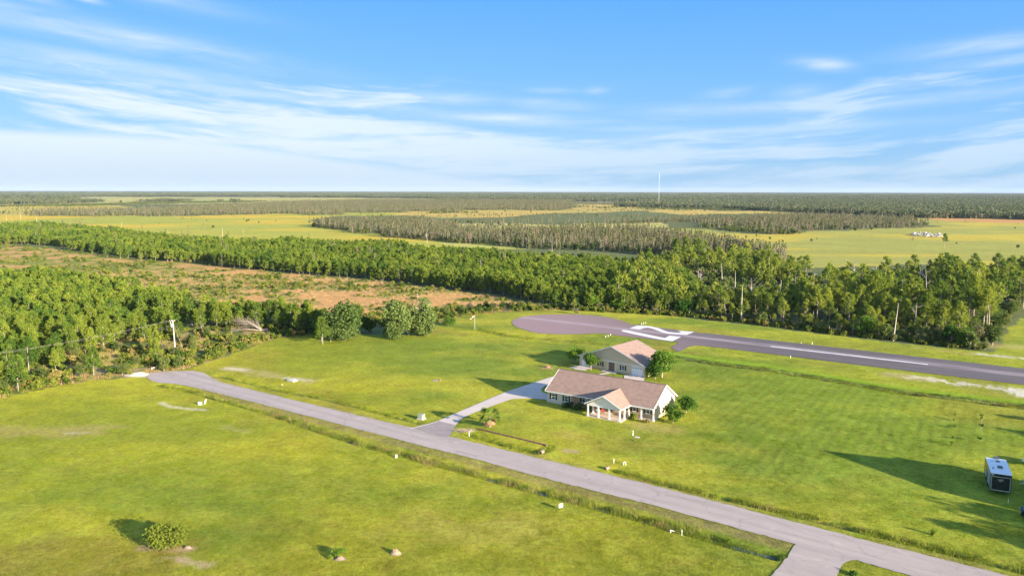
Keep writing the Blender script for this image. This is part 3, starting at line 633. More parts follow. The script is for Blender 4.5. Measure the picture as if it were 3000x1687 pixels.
# ---- the hangar behind it
kg = empty('hangar', (KO[0], KO[1], 0), KA, 'beige hangar building with broad gable and two white garage doors', 'hangar')
MB().box(.4, 20.0, .4, 11.6, -.15, 2.46).build('wall', M_STUCCO, kg)
kr = gable_roof(0, 20.4, 0, 12.0, 2.62, 6.32, 'y')
M_ROOF2 = roof_mat('tan_shingles', (.30, .205, .165))
kro = kr.build('roof', M_ROOF2, kg)
MB().box(10.1, 10.3, -.01, 12.01, 6.28, 6.36).build('ridge_cap', mat('ridge_shingle', (.16, .12, .11)), kro)
MB().prism([(.6, 11.5, 2.46), (19.8, 11.5, 2.46), (10.2, 11.5, 6.12)], (0, .1, 0)).build('gable_wall', mat('board_siding', (.66, .51, .37), .8, .06, 1.5), kg)
gw = MB().prism([(.8, .37, 2.60), (19.6, .37, 2.60), (10.2, .37, 6.10)], (0, .1, 0))
for k in range(-30, 31):
    xx = 10.2 + k * .305; hh = 6.10 - (abs(xx - 10.2)) * (3.5 / 9.4) - .02
    if hh > 2.75: gw.box(xx - .025, xx + .025, .345, .368, 2.62, hh)
gw.build('gable_wall', mat('board_siding', (.66, .51, .37), .8, .06, 1.5), kg)
kt = MB().box(.38, 20.02, .33, .42, 2.42, 2.60)
for a in (-.01, 20.41):
    kt.prism([(a, -.05, 2.42), (a, -.05, 2.66), (10.2, -.05, 6.38), (10.2, -.05, 6.12)], (0, .046, 0)); kt.prism([(a, 12.004, 2.42), (a, 12.004, 2.66), (10.2, 12.004, 6.38), (10.2, 12.004, 6.12)], (0, .046, 0))
kt.box(-.05, -.003, 0, 12, 2.42, 2.6).box(20.403, 20.45, 0, 12, 2.42, 2.6)
kt.build('roof_trim', M_WHITE, kg)
MB().box(.395, .47, .345, .399, -.1, 2.42).box(19.9, 20.0, .345, .399, -.1, 2.42).each('corner_board', mat('corner_board', (.62, .58, .50), .7), kg)
def garage_door(x, w):
    g_ = MB()
    for k in range(4): g_.box(-w / 2, w / 2, -.05, -.01, .02 + k * .53, .02 + k * .53 + .515)
    for k in range(3):
        for j in range(4): g_.box(-w / 2 + (j + .12) * w / 4, -w / 2 + (j + .88) * w / 4, -.065, -.05, .12 + k * .53, .45 + k * .53)
    o = g_.build('garage_door', mat('white_door', (.80, .80, .80), .45, .03), kg); o.location = (x, .4, 0)
    fr = MB().box(-w / 2 - .12, -w / 2 - .01, -.06, .0, 0, 2.28).box(w / 2 + .01, w / 2 + .12, -.06, .0, 0, 2.28).box(-w / 2 - .01, w / 2 + .01, -.06, .0, 2.16, 2.28); fr.build('door_frame', M_WHITE, o)
    gl = MB()
    for j in range(4):
        cx_ = -w / 2 + (j + .5) * w / 4; a = w * .095; gl.prism([(cx_ - a, -.07, 1.80)] + [(cx_ + a * math.cos(math.pi * (1 + q / 6)), -.07, 1.80 - .0 + a * .6 * -math.sin(math.pi * (1 + q / 6)) + .02) for q in range(0, 7)] + [(cx_ + a, -.07, 1.80)], (0, .015, 0))
    gl.each('pane', M_GLASS, o)
garage_door(2.6, 2.7); garage_door(17.75, 2.9)
dd_ = MB(); 
for k in range(2):
    for j in range(5): dd_.box(9.35 + k * .93 + j * .18, 9.35 + k * .93 + j * .18 + .172, .34, .395, .04, 2.28)
do = dd_.build('barn_door', mat('brown_planks', (.20, .13, .09), .8, .25, 3), kg)
MB().box(10.2, 10.235, .31, .34, 1.0, 1.25).build('handle', mat('dark_metal', (.05, .05, .05), .4), do)
MB().box(9.2, 9.34, .32, .398, 0, 2.42).box(11.22, 11.32, .32, .398, 0, 2.42).box(9.34, 11.22, .32, .398, 2.29, 2.42).build('door_frame', M_WHITE, kg)
window(kg, 13.65, .4, .8, .9, 1.15); window(kg, 6.9, .4, .8, .9, 1.15)

# ---- neighbour's tall barn, just beyond the right edge: it throws the long shadow on the lawn
nb = empty('neighbour_barn', (77.9, 100.6, 0), R(-45), 'tall gabled barn beyond the right edge of the lawn', 'barn')
MB().box(.2, 18, .2, 13.3, -.1, 4.4).build('wall', M_STUCCO, nb)
gable_roof(0, 18.4, 0, 13.6, 4.5, 9.0).build('roof', M_ROOF, nb)
MB().prism([(.2, .4, 4.4), (.2, 13.2, 4.4), (.2, 6.8, 8.7)], (.1, 0, 0)).build('gable_wall', M_SIDING, nb)
w_ = window(nb, .19, 4, 1.2, 1.2, 1.3, R(-90)); window(nb, .19, 9, 1.2, 1.2, 1.3, R(-90))

# ------------------------------------------------------------------ camping trailer
M_BLACK = mat('black_fibreglass', (.018, .020, .024), .25, .2, 2)
M_RVW = mat('trailer_white', (.84, .84, .86), .35, .05, 1)
M_ALU = mat('aluminium', (.60, .62, .62), .35, .1, 3, metal=.6)
M_TYRE = mat('rubber', (.02, .02, .02), .9, .1)
M_DMET = mat('dark_metal', (.05, .05, .05), .4)
ra = Vector((74.42 - 71.91, 109.76 - 111.0)).normalized(); rang = math.atan2(ra.y, ra.x)
rv = empty('camping_trailer', (71.95, 110.95, 0), rang, 'black sided camping trailer with white roof parked on the lawn', 'camper trailer')
wv, lv = 2.75, 8.2
pf = [(0, .45), (0, 3.12), (.12, 3.2), (lv - .9, 3.2), (lv - .35, 3.0), (lv, 2.3), (lv, .9), (lv - .5, .45)]
bd = MB().prism([(.02, y, z) for y, z in pf], (wv - .04, 0, 0)); bd.build('body', M_BLACK, rv)
MB().prism([(.0, -.02, 3.12), (.0, .12, 3.23), (.0, lv - .9, 3.23), (.0, lv - .4, 3.03), (.0, lv - .42, 2.99), (0, lv - .9, 3.17), (0, .12, 3.17)], (wv, 0, 0)).build('roof', M_RVW, rv)
rd = MB(); t_ = .09
rd.box(.12, wv - .12, -.05, -.004, .52, .52 + t_ * 1.6).box(.12, wv - .12, -.05, -.004, 2.62, 2.62 + t_).box(.12, .12 + t_, -.05, -.004, .52 + t_ * 1.6, 2.62).box(wv - .12 - t_, wv - .12, -.05, -.004, .52 + t_ * 1.6, 2.62)
ramp = MB().box(.12 + t_, wv - .12 - t_, -.03, -.003, .52 + t_ * 1.6, 2.62).build('ramp_door', M_BLACK, rv)
rd.build('door_frame', M_ALU, ramp)
lg = MB()   # flowing white emblem, as blurred in the photo
def curve_strip(mb, pts, w, y=-.036):
    for (x1, z1), (x2, z2) in zip(pts[:-1], pts[1:]):
        L = math.hypot(x2 - x1, z2 - z1); nx, nz = -(z2 - z1) / L * w / 2, (x2 - x1) / L * w / 2
        mb.add([(x1 + nx, y, z1 + nz), (x2 + nx, y, z2 + nz), (x2 - nx, y, z2 - nz), (x1 - nx, y, z1 - nz)], [(0, 1, 2, 3), (3, 2, 1, 0)])
lx, lz = wv * .5, 2.23
curve_strip(lg, [(lx - .45, lz + .10), (lx - .38, lz + .03), (lx - .2, lz), (lx + .1, lz - .02), (lx + .38, lz - .02)], .06)
curve_strip(lg, [(lx - .1, lz + .09), (lx + .05, lz + .13), (lx + .28, lz + .12)], .04)
curve_strip(lg, [(lx - .38, lz - .07), (lx - .22, lz - .13), (lx, lz - .16), (lx + .2, lz - .13)], .04)
curve_strip(lg, [(lx - .2, lz - .22), (lx - .05, lz - .26), (lx + .08, lz - .24)], .05)
for k in range(9): curve_strip(lg, [(lx - .30 + k * .07, lz - .04), (lx - .275 + k * .07, lz + (.09 if k % 3 else .05))], .022)
lg.build('emblem', M_WHITE, ramp)
MB().box(.12, .45, -.02, -.003, 2.86, 3.0).build('licence_plate', M_WHITE, rv)
MB().box(.005, .018, .6, 3.2, .8, 2.9).box(.005, .018, 4.6, 7.2, .8, 1.5).box(-.01, .018, -.02, .05, .45, 3.1).each('side_panel', mat('grey_decal', (.34, .40, .42), .4), rv)
MB().box(-.003, .016, 3.6, 4.3, 1.5, 2.4).box(-.003, .016, 5.2, 6.0, 1.7, 2.3).each('window', M_GLASS, rv)
MB().box(1.1, 1.75, 7.0, 7.9, 3.1, 3.42).build('air_conditioner', mat('grey_plastic', (.10, .11, .12), .5), rv)
MB().box(1.15, 1.8, 2.5, 3.2, 3.235, 3.45).box(1.2, 1.75, 5.6, 5.95, 3.235, 3.34).each('roof_vent', mat('grey_plastic', (.10, .11, .12), .5), rv)
MB().tube([(.5, 2.1, 3.23), (.5, 2.1, 3.38)], .1, 8).tube([(.7, 5.6, 3.23), (.7, 5.6, 3.33)], .05, 6).each('vent_pipe', mat('dark_plastic', (.06, .07, .1), .5), rv)
for sx in (.0, wv - .25):
    for yy in (3.5, 4.4):
        wh = MB().tube([(sx, yy, .36), (sx + .25, yy, .36)], .36, 16).build('wheel', M_TYRE, rv); MB().tube([(sx - .01, yy, .36), (sx + .26, yy, .36)], .18, 10).build('rim', M_ALU, wh)
MB().tube([(.4, lv - .6, .5), (wv / 2, lv + 1.2, .5)], .06, 6).tube([(wv - .4, lv - .6, .5), (wv / 2, lv + 1.2, .5)], .06, 6).tube([(wv / 2, lv + 1.0, .0), (wv / 2, lv + 1.0, .8)], .05, 6).build('hitch', M_DMET, rv)
# utility trailer at the right edge, next to the camper
up = ZF = G(2986, 1415, .5); ut = empty('flatbed_trailer', (up[0], up[1], 0), R(-8), 'small grey flatbed trailer cut by the right edge of the photo', 'trailer')
MB().box(1.0, 4.6, -.9, .9, .48, .58).box(1.0, 4.6, -.9, -.86, .58, .85).box(1.0, 4.6, .86, .9, .58, .85).build('bed', mat('pale_blue_paint', (.42, .55, .62), .5), ut)
MB().tube([(0, 0, .5), (1.2, 0, .5)], .05, 6).tube([(.5, 0, .5), (1.1, -.7, .5)], .04, 6).tube([(.5, 0, .5), (1.1, .7, .5)], .04, 6).build('drawbar', M_ALU, ut)
for sy in (-1.05, .85): MB().tube([(2.9, sy, .32), (2.9, sy + .2, .32)], .32, 14).build('wheel', M_TYRE, ut)
# dark car at the right edge
cp = G(2988, 1522, 0); car = empty('parked_car', (cp[0] + 3.05, cp[1] + .3, 0), R(150), 'black parked car cut off by the right edge of the photo', 'car')
prof = [(-2.3, .35), (-2.3, .85), (-2.1, .98), (-1.0, 1.05), (-.5, 1.55), (.9, 1.62), (1.6, 1.15), (2.2, 1.05), (2.35, .8), (2.35, .35)]
MB().prism([(x, -.9, z) for x, z in prof], (0, 1.8, 0)).build('body', mat('black_paint', (.015, .017, .02), .15, .1), car)
MB().prism([(-.93, -.91, 1.06), (-.47, -.91, 1.5), (.82, -.91, 1.55), (1.4, -.91, 1.12)], (0, 1.82, 0)).build('window', M_GLASS, car)
for a in (-1.45, 1.45):
    for b_ in (-.93, .73): MB().tube([(a, b_, .34), (a, b_ + .2, .34)], .34, 16).build('wheel', M_TYRE, car)
for b_ in (-.7, .45): MB().box(2.33, 2.36, b_, b_ + .25, .7, .85).build('headlight', M_WHITE, car)
rp = G(2996, 1340, 1.2); sc_ = empty('covered_boat', (rp[0] + 1.9, rp[1], 0), R(20), 'pale covered boat cut by the right edge of the photo', 'boat')
MB().prism([(-2.0, 0, .7), (-1.6, -.8, .5), (1.8, -.9, .5), (1.8, .9, .5), (-1.6, .8, .5)], (0, 0, .45)).build('hull', M_WHITE, sc_)
MB().prism([(-1.7, -.82, .96), (1.8, -.9, .96), (1.8, 0, 1.35), (-1.9, 0, 1.2)], (0, 0, .03)).prism([(-1.7, .82, .96), (1.8, .9, .96), (1.8, 0, 1.35), (-1.9, 0, 1.2)], (0, 0, .03)).each('cover', M_RVW, sc_)
MB().box(-.8, 1.2, -.6, .6, 0, .5).build('cradle', M_DMET, sc_)

# ------------------------------------------------------------------ small fixtures
def at(o, p, z=0, rz=0): o.location = (p[0], p[1], z); o.rotation_euler = (0, 0, rz); return o
GZ = -.05
# utility pole with crossarm, transformer, wires, guy
pb, ptp = G(515, 1045), G(499, 946, 10.2)
pole = empty('utility_pole', (pb[0], pb[1], GZ), 0, 'leaning grey wooden utility pole at the end of the road', 'utility pole')
tip = Vector((ptp[0] - pb[0], ptp[1] - pb[1], 10.2)); tip.y = 0.0; tip.x = max(-1.6, min(-.3, tip.x))
MB().tube([(0, 0, -.3), tip * .5, tip], [.19, .16, .12], 10).build('post', mat('weathered_pole', (.50, .43, .40), .9, .15, 2), pole)
ar = MB().tube([tip * .97 + Vector((-.8, -.25, 0)), tip * .97 + Vector((.55, .2, 0))], .05, 6).build('crossarm', M_TRUNK, pole)
ins = MB()
for k in (-.75, -.3, .5): ins.tube([tip * .97 + Vector((k, k * .2, .05)), tip * .97 + Vector((k, k * .2, .28))], .06, 6)
ins.each('insulator', M_WHITE, pole)
MB().tube([tip * .83 + Vector((-.35, -.2, -.1)), tip * .83 + Vector((-.35, -.2, .75))], .22, 10).tube([tip * .9 + Vector((-.6, -.1, 0)), tip * .9 + Vector((-.6, -.1, .5))], .08, 6).each('transformer', mat('grey_can', (.62, .63, .62), .5), pole)
MB().tube([tip * .93, Vector((2.4, .6, .1))], .025, 5).build('guy_wire', M_DEAD, pole)
gq = tip * .93; ge_ = Vector((2.4, .6, .1)); MB().tube([ge_, ge_ + (gq - ge_) * .22], .05, 6).build('guy_guard', mat('yellow_guard', (.60, .42, .10), .5), pole)
far_p = Vector(ov(40, 920, 7.0)).to_3d()
far_p = Vector((far_p.x, far_p.y, 7.0)) - Vector((pb[0], pb[1], 0))
for k in (-.75, .5):
    a = tip * .97 + Vector((k, k * .2, .28)); b_ = far_p * 1.6 + Vector((k, 0, 1)); pts = []
    for i in range(15):
        q = i / 14; p = a.lerp(b_, q); p.z -= 4 * 1.2 * q * (1 - q); pts.append(p)
    MB().tube(pts, .011, 4).build('power_line', M_DEAD, pole)
# pole off to the left that the wires run to
e2 = far_p * 1.6 + Vector((pb[0], pb[1], 0)); p2 = empty('utility_pole', (e2.x, e2.y, GZ), 0, 'upright utility pole out of sight at the far end of the wires', 'utility pole')
MB().tube([(0, 0, -.3), (0, 0, e2.z + .5)], [.18, .12], 8).build('post', M_TRUNK, p2)
# wooden barrier by the turning circle
bp0, bp1 = Z6(1612, 1032), Z6(1718, 1010)
L_ = math.hypot(bp1[0] - bp0[0], bp1[1] - bp0[1]); br = empty('road_barrier', (bp0[0], bp0[1], 0), math.atan2(bp1[1] - bp0[1], bp1[0] - bp0[0]), 'weathered white wooden barrier beside the end of the road', 'barrier')
for k in range(3): MB().box(k * L_ / 2 - .07, k * L_ / 2 + .07, -.06, .06, -.1, .75).build('post', M_PALE, br)
MB().box(-.2, L_ + .2, -.10, -.062, .50, .74).build('rail', M_PALE, br)
# sand heap
def mound(name, p, r, h, material, label, cat, sq=1.0, seed=0, rz=0, kind=None):
    rn = random.Random(seed); vs = [(0, 0, h)]; fs = []; rings = 7; seg = 22
    for i in range(1, rings + 1):
        q = i / rings
        for k in range(seg):
            a = 2 * math.pi * k / seg; rr_ = r * q * (1 + rn.uniform(-.10, .10)); vs.append((math.cos(a) * rr_, math.sin(a) * rr_ * sq, h * (math.cos(q * math.pi) * .5 + .5) * (1 + rn.uniform(-.2, .2)) - .06 * q))
    for k in range(seg): fs.append((0, 1 + k, 1 + (k + 1) % seg))
    for i in range(rings - 1):
        for k in range(seg): a = 1 + i * seg + k; b_ = 1 + i * seg + (k + 1) % seg; fs.append((a, a + seg, b_ + seg, b_))
    m_ = MB().add(vs, fs); o = m_.build(name, material); at(o, p, 0, rz); tag(o, label, cat, kind=kind); return o
M_SAND = mat('pale_sand', (.70, .60, .46), .95, .12, 2)
mound('sand_heap', Z6(1480, 1072), 3.2, .45, M_SAND, 'spread heap of pale sand at the end of the road', 'sand heap', .7, 3)
M_RUST = mat('red_stump', (.23, .13, .09), .95, .25, 4); M_STUMP = mat('pale_stump', (.27, .20, .14), .95, .3, 4)
mound('tree_stump', Z1(445, 580), .95, .75, M_RUST, 'reddish stump in a ring of bare soil left of the hangar', 'stump', .8, 5)
mound('tree_stump', ov(995, 1391), .85, .62, M_STUMP, 'low ragged stump on the near lawn, right of the small bush', 'stump', .7, 6)
mound('tree_stump', ov(855, 1404), .8, .30, M_STUMP, 'flat stump under the small bush on the near lawn', 'stump', .8, 7)
mound('tree_stump', ov(1106, 957), .45, .4, M_RUST, 'small dark stump in the middle of the lawn left of the drive', 'stump', .8, 8)
o = MB().box(-1.1, .1, -.6, .5, -.05, .03).build('concrete_slab', mat('grey_slab', (.34, .31, .28))); at(o, ov(1101, 957), .01, R(-20)); tag(o, 'small pale slab beside the stump on the middle lawn', 'slab')
# well cover: broken concrete block
wc = MB().prism([(-1.0, -.7, 0), (1.0, -.7, 0), (1.2, .6, 0), (-.8, .8, 0)], (0, 0, .35)).prism([(-.5, -.5, .35), (.9, -.4, .35), (.6, .5, .35), (-.4, .4, .35)], (.15, .05, .22))
o = wc.build('concrete_block', mat('grey_concrete', (.48, .47, .44), .9, .15, 2)); at(o, ov(735, 958), 0, R(-30)); tag(o, 'grey concrete block on bare sandy lawn across the road', 'concrete block')
# green pad transformer
tb = empty('transformer_box', (*Z5(125, 95), 0), R(-30), 'pale green utility transformer box on the lawn beside the driveway mouth', 'utility box')
M_GBOX = mat('pale_green_box', (.27, .33, .22), .5, .06)
MB().prism([(-.55, -.5, .12), (-.55, .5, .12), (-.55, .5, .98), (-.55, -.35, .98), (-.55, -.5, .88)], (1.1, 0, 0)).build('cabinet', M_GBOX, tb)
MB().box(-.7, .7, -.65, .65, -.05, .12).build('pad', M_CONC, tb); MB().box(-.50, .50, -.53, -.503, .2, .8).build('door', mat('box_door', (.34, .38, .32), .5), tb)
# mailbox and culvert ends
mb_ = empty('mailbox', (*Z5(632, 275), 0), R(-35), 'mailbox on a white post beside the driveway mouth', 'mailbox')
MB().box(-.06, .06, -.06, .06, -.1, .95).build('post', M_WHITE, mb_)
MB().prism([(-.1, -.13, .95), (-.1, .13, .95), (-.1, .13, 1.12), (-.1, .08, 1.22), (-.1, -.08, 1.22), (-.1, -.13, 1.12)], (.5, 0, 0)).build('box', mat('grey_mailbox', (.30, .32, .34), .4), mb_)
def pipe_end(p, rz, label):
    seg = 14; e = MB(); ri, ro = .28, .36; vs = []; L = 1.0
    for y in (0, L):
        for r_ in (ri, ro):
            for k in range(seg): a = 2 * math.pi * k / seg; vs.append((r_ * math.cos(a), y, r_ * math.sin(a)))
    fs = []
    for k in range(seg):
        k2 = (k + 1) % seg
        fs += [(k, k2, 2 * seg + k2, 2 * seg + k), (seg + k2, seg + k, 3 * seg + k, 3 * seg + k2), (k2, k, seg + k, seg + k2), (2 * seg + k, 2 * seg + k2, 3 * seg + k2, 3 * seg + k)]
    e.add(vs, fs); o = e.build('culvert_pipe', mat('pipe_tan', (.25, .19, .13), .9, .15, 3)); at(o, p, -.02, rz); tag(o, label, 'culvert'); return o
pipe_end(Z5(590, 240), R(60), 'tan culvert pipe end in the ditch beside the mailbox')
pipe_end(Z5(2110, 615), R(140), 'tan culvert pipe end at the start of the right roadside ditch')
pipe_end(Z5(1415, 440), R(150), 'pale culvert pipe end at the right end of the brick edged ditch')
# brick edging of the ditch
q0, q1 = Z5(735, 206), Z5(1455, 378); L_ = math.hypot(q1[0] - q0[0], q1[1] - q0[1])
rw = MB()
n = 46
for k in range(n): rw.box(k * L_ / n + .02, (k + 1) * L_ / n - .02, -.12 + .02 * (k % 3), .14, -.2, .14 + .02 * ((k * 7) % 3))
o = rw.build('brick_edging', mat('dark_brick', (.20, .095, .075), .9, .25, 3)); at(o, q0, 0, math.atan2(q1[1] - q0[1], q1[0] - q0[0])); tag(o, 'low dark red brick edging along the ditch by the palm', 'retaining edge')
# white posts, signs, spigots
def white_post(p, h=.7, r=.05, label='', lean=0, cat='post', group=None, w=None):
    m_ = MB()
    if w: m_.box(-w / 2, w / 2, -w / 3, w / 3, -.05, h)
    else: m_.tube([(0, 0, -.1), (lean * h, 0, h)], r, 8)
    o = m_.build('marker_post', M_WHITE); at(o, p, GZ); return tag(o, label, cat, group)
sg = empty('lawn_sign', (*Z5(1605, 1052), 0), R(30), 'small blank white yard sign standing alone on the near lawn', 'sign')
MB().box(-.32, .32, -.02, .02, .22, .82).build('panel', M_WHITE, sg); MB().tube([(-.25, 0, -.1), (-.25, 0, .22)], .02, 5).tube([(.25, 0, -.1), (.25, 0, .22)], .02, 5).each('leg', M_DMET, sg)
pv = empty('water_spigot', (*Z5(2370, 272), GZ), R(-40), 'white bent standpipe on the lawn in front of the house', 'standpipe')
MB().tube([(0, 0, -.1), (0, 0, .62), (.08, 0, .78), (.0, 0, .92), (-.12, 0, .90)], [.08, .07, .09, .08, .07], 8).build('pipe', M_WHITE, pv)
o = MB().prism([(-.5, -.3, -.05), (.5, -.3, -.05), (.4, .3, -.05), (-.4, .3, -.05)], (0, 0, .09)).build('septic_lid', M_CONC); at(o, Z5(2415, 290), 0, R(-30)); tag(o, 'small round-edged concrete lid beside the white standpipe', 'lid')
o = MB().tube([(0, 0, -.05), (0, 0, .05)], .22, 12).build('drain_cover', M_DMET); at(o, Z5(2370, 320), 0); tag(o, 'small dark round cover in the lawn before the standpipe', 'cover')
hy = empty('water_meter', (*Z5(2280, 580), GZ), 0, 'squat pale backflow pipe loop beside the right ditch', 'water meter')
MB().tube([(-.18, 0, -.1), (-.18, 0, .35), (-.08, 0, .5), (.08, 0, .5), (.18, 0, .35), (.18, 0, -.1)], .07, 8).build('pipe', mat('cream_pipe', (.72, .70, .60), .6), hy)
white_post(Z5(2167, 560), .75, .05, 'white marker post over the culvert at the right ditch')
white_post(ov(997, 1150), .55, .1, 'short white utility marker beside the reedy near ditch', w=.3)
white_post(Z6(2165, 1385), 1.0, .05, 'leaning white pipe in the near lawn by the road bend', .35)
white_post(Z6(2178, 1385), 1.05, .05, 'taller white pipe leaning beside the white meter box', .28)
o = MB().box(-.3, .3, -.25, .25, -.1, .5).box(-.33, .33, -.28, .28, .5, .55).build('meter_box', M_WHITE); at(o, Z6(2122, 1393), 0, R(-20)); tag(o, 'white meter box in the near lawn by the road bend', 'meter box')
white_post(ov(1715, 1345), .8, .05, 'thin upright white pipe on the bank of the near ditch')
kp1 = MB().tube([(0, 0, -.1), (0, 0, .4)], .06, 8).tube([(0, 0, .35), (.55, -.15, .22)], .05, 8); o = kp1.build('marker_post', M_WHITE); at(o, ov(1687, 1338), GZ); tag(o, 'low white elbow pipe on the bank of the near ditch', 'post')
white_post(Z7(820, 1188), .35, .05, 'tiny white stake on the lawn below the concrete block')
white_post(Z4(2073, 645), .7, .04, 'thin pale stake on the lawn in front of the camper')
o = MB().tube([(0, 0, -.1), (0, 0, .3)], .15, 8).build('valve_cap', mat('dark_green', (.04, .09, .06), .6)); at(o, Z6(2143, 1388), 0); tag(o, 'dark green valve cap beside the white meter box', 'valve')
for nm, pts, wh in (('far', [(1617, 48), (1642, 38), (1667, 32)], 'behind'), ('near', [(1168, 205), (1200, 195), (1230, 182)], 'in front of')):
    for i, q in enumerate(pts):
        white_post(Z1(q[0], q[1]), .6, .07, 'one of three white runway markers %s the runway numerals' % wh, cat='runway marker', group='white threshold markers %s the numerals' % wh)
white_post(ZB(1112, 1020), .7, .08, 'white runway marker on the near edge, below the centre line', cat='runway marker')
white_post(ZB(1439, 815), .65, .08, 'white runway marker on the far edge, right one of a pair', cat='runway marker')
white_post(ZB(1273, 797), .35, .07, 'short white runway marker on the far edge, left one of a pair', cat='runway marker')
# windsock
wb = Z2(692, 305); wsock = empty('windsock', (wb[0], wb[1], GZ), 0, 'orange and white windsock on a thin pale pole beyond the lawn', 'windsock')
MB().tube([(0, 0, -.1), (0, 0, 4.7)], [.06, .04], 8).build('pole', M_ALU, wsock)
sk = [Vector((-.05, 0, 4.6)), Vector((-.4, .0, 4.35)), Vector((-.8, 0, 4.0)), Vector((-1.15, 0, 3.65)), Vector((-1.5, 0, 3.3))]
for i, (mt_, r0, r1) in enumerate(((mat('sock_orange', (.75, .20, .08), .7), .26, .24), (mat('sock_white', (.75, .68, .62), .7), .24, .21), (mat('sock_orange', (.75, .20, .08), .7), .21, .17), (mat('sock_white', (.75, .68, .62), .7), .17, .13))):
    MB().tube([sk[i], sk[i + 1]], [r0, r1], 10, True).build('sock_band', mt_, wsock)
# radio mast far away
mp = ov(1657, 519); 
ms_ = empty('radio_mast', (mp[0], mp[1], 0), 0, 'tall thin radio mast rising above the horizon', 'mast')
mm_ = MB()
hm = 96.0
for a in range(3):
    an = a * 2.094; mm_.tube([(1.0 * math.cos(an), 1.0 * math.sin(an), 0), (.8 * math.cos(an), .8 * math.sin(an), hm)], .11, 5)
for k in range(40):
    z0 = k * hm / 40
    for a in range(3):
        a0, a1 = a * 2.094, (a + 1) * 2.094; mm_.tube([(math.cos(a0), math.sin(a0), z0), (math.cos(a1), math.sin(a1), z0 + hm / 40)], .05, 3, False)
mm_.build('lattice', mat('mast_white', (.75, .76, .78), .6), ms_)
MB().tube([(0, 0, hm), (0, 0, hm + 2)], .7, 8).build('beacon', mat('mast_red', (.5, .25, .2), .6), ms_)
# debris in the right field
rn = random.Random(4)
for (cx_, cy_, n_, sp_) in ((1870, 372, 26, 26), (1965, 378, 16, 18)):
    m_ = MB()
    for k in range(n_):
        x_, y_ = T3(cx_ + rn.uniform(-65, 55) * (sp_ / 26), cy_ + rn.uniform(-7, 9)); w_ = rn.uniform(1, 4)
        a = rn.uniform(0, 3); m_.tube([(x_ - math.cos(a) * w_, y_ - math.sin(a) * w_, .2), (x_, y_, rn.uniform(.8, 2.0)), (x_ + math.cos(a) * w_, y_ + math.sin(a) * w_, .2)], [.3, rn.uniform(.6, 1.4), .3], 6)
    tag(m_.build('rubble_pile', mat('pale_rubble', (.36, .35, .34), .9, .2, .5)), ('larger left' if n_ == 26 else 'smaller right') + ' part of the whitish rubble heap in the far field', 'rubble heap')
# water glinting in the near ditch
M_WATER = mat('ditch_water', (.05, .06, .05), .35, .1)
def ribbon(name, line, w, z, material):
    l = np.array(line); vs = []; fs = []
    for i in range(len(l)):
        d = l[min(i + 1, len(l) - 1)] - l[max(i - 1, 0)]; d = d / np.hypot(*d); nn = np.array((-d[1], d[0])) * w
        vs += [(l[i][0] + nn[0], l[i][1] + nn[1], z), (l[i][0] - nn[0], l[i][1] - nn[1], z)]
        if i: fs.append((2 * i - 2, 2 * i - 1, 2 * i + 1, 2 * i))
    return tag(MB().add(vs, fs).build(name, material), kind='structure')
ribbon('water', D1[5:], .34, -.46, M_WATER)

# ================================================================== vegetation
RN = np.random.RandomState(7)
def raw_mesh(name, V, Fq, mats, mi=None):
    """V (n,3), Fq list of (k,nv) index arrays"""
    me = bpy.data.meshes.new(name); V = np.asarray(V, float)
    loops = np.concatenate([f.ravel() for f in Fq]); tot = np.concatenate([np.full(len(f), f.shape[1]) for f in Fq]); start = np.concatenate([[0], np.cumsum(tot)[:-1]])
    me.vertices.add(len(V)); me.vertices.foreach_set('co', V.ravel()); me.loops.add(len(loops)); me.loops.foreach_set('vertex_index', loops.astype(np.int32))
    me.polygons.add(len(tot)); me.polygons.foreach_set('loop_start', start.astype(np.int32)); me.update(calc_edges=True)
    for m_ in mats: me.materials.append(m_)
    if mi is not None: me.polygons.foreach_set('material_index', np.asarray(mi, np.int32))
    return me
def leaf_quads(cen, size, rs, up=0.0, asp=1.0):
    """random leaf-sized quads at the centres"""
    n = len(cen); d = rs.normal(size=(n, 3)); d /= np.linalg.norm(d, axis=1)[:, None]
    if up: d[:, 2] += up; d /= np.linalg.norm(d, axis=1)[:, None]
    a = np.cross(d, rs.normal(size=(n, 3))); a /= np.linalg.norm(a, axis=1)[:, None] + 1e-9; b = np.cross(d, a)
    s = (size * rs.uniform(.6, 1.35, n))[:, None] if np.isscalar(size) else (size * rs.uniform(.7, 1.3, n))[:, None]
    a = a * s * .5; b = b * s * .5 * asp
    V = np.stack([cen - a - b * .3, cen + a * .2 - b, cen + a + b * .4, cen - a * .1 + b], 1).reshape(-1, 3)
    return V, np.arange(4 * n).reshape(n, 4)
def blades(cen, dirs, length, width, rs):
    n = len(cen); d = dirs / (np.linalg.norm(dirs, axis=1)[:, None] + 1e-9)
    a = np.cross(d, rs.normal(size=(n, 3))); a /= np.linalg.norm(a, axis=1)[:, None] + 1e-9
    L = (length * rs.uniform(.7, 1.3, n))[:, None]
    V = np.stack([cen - a * width * .5, cen + a * width * .5, cen + d * L], 1).reshape(-1, 3)
    return V, np.arange(3 * n).reshape(n, 3)
def tube_np(pts, rad, seg=5):
    mb = MB(); mb.tube(pts, rad, seg, False); return np.array([tuple(v) for v in mb.v]), np.array([f for f in mb.f])
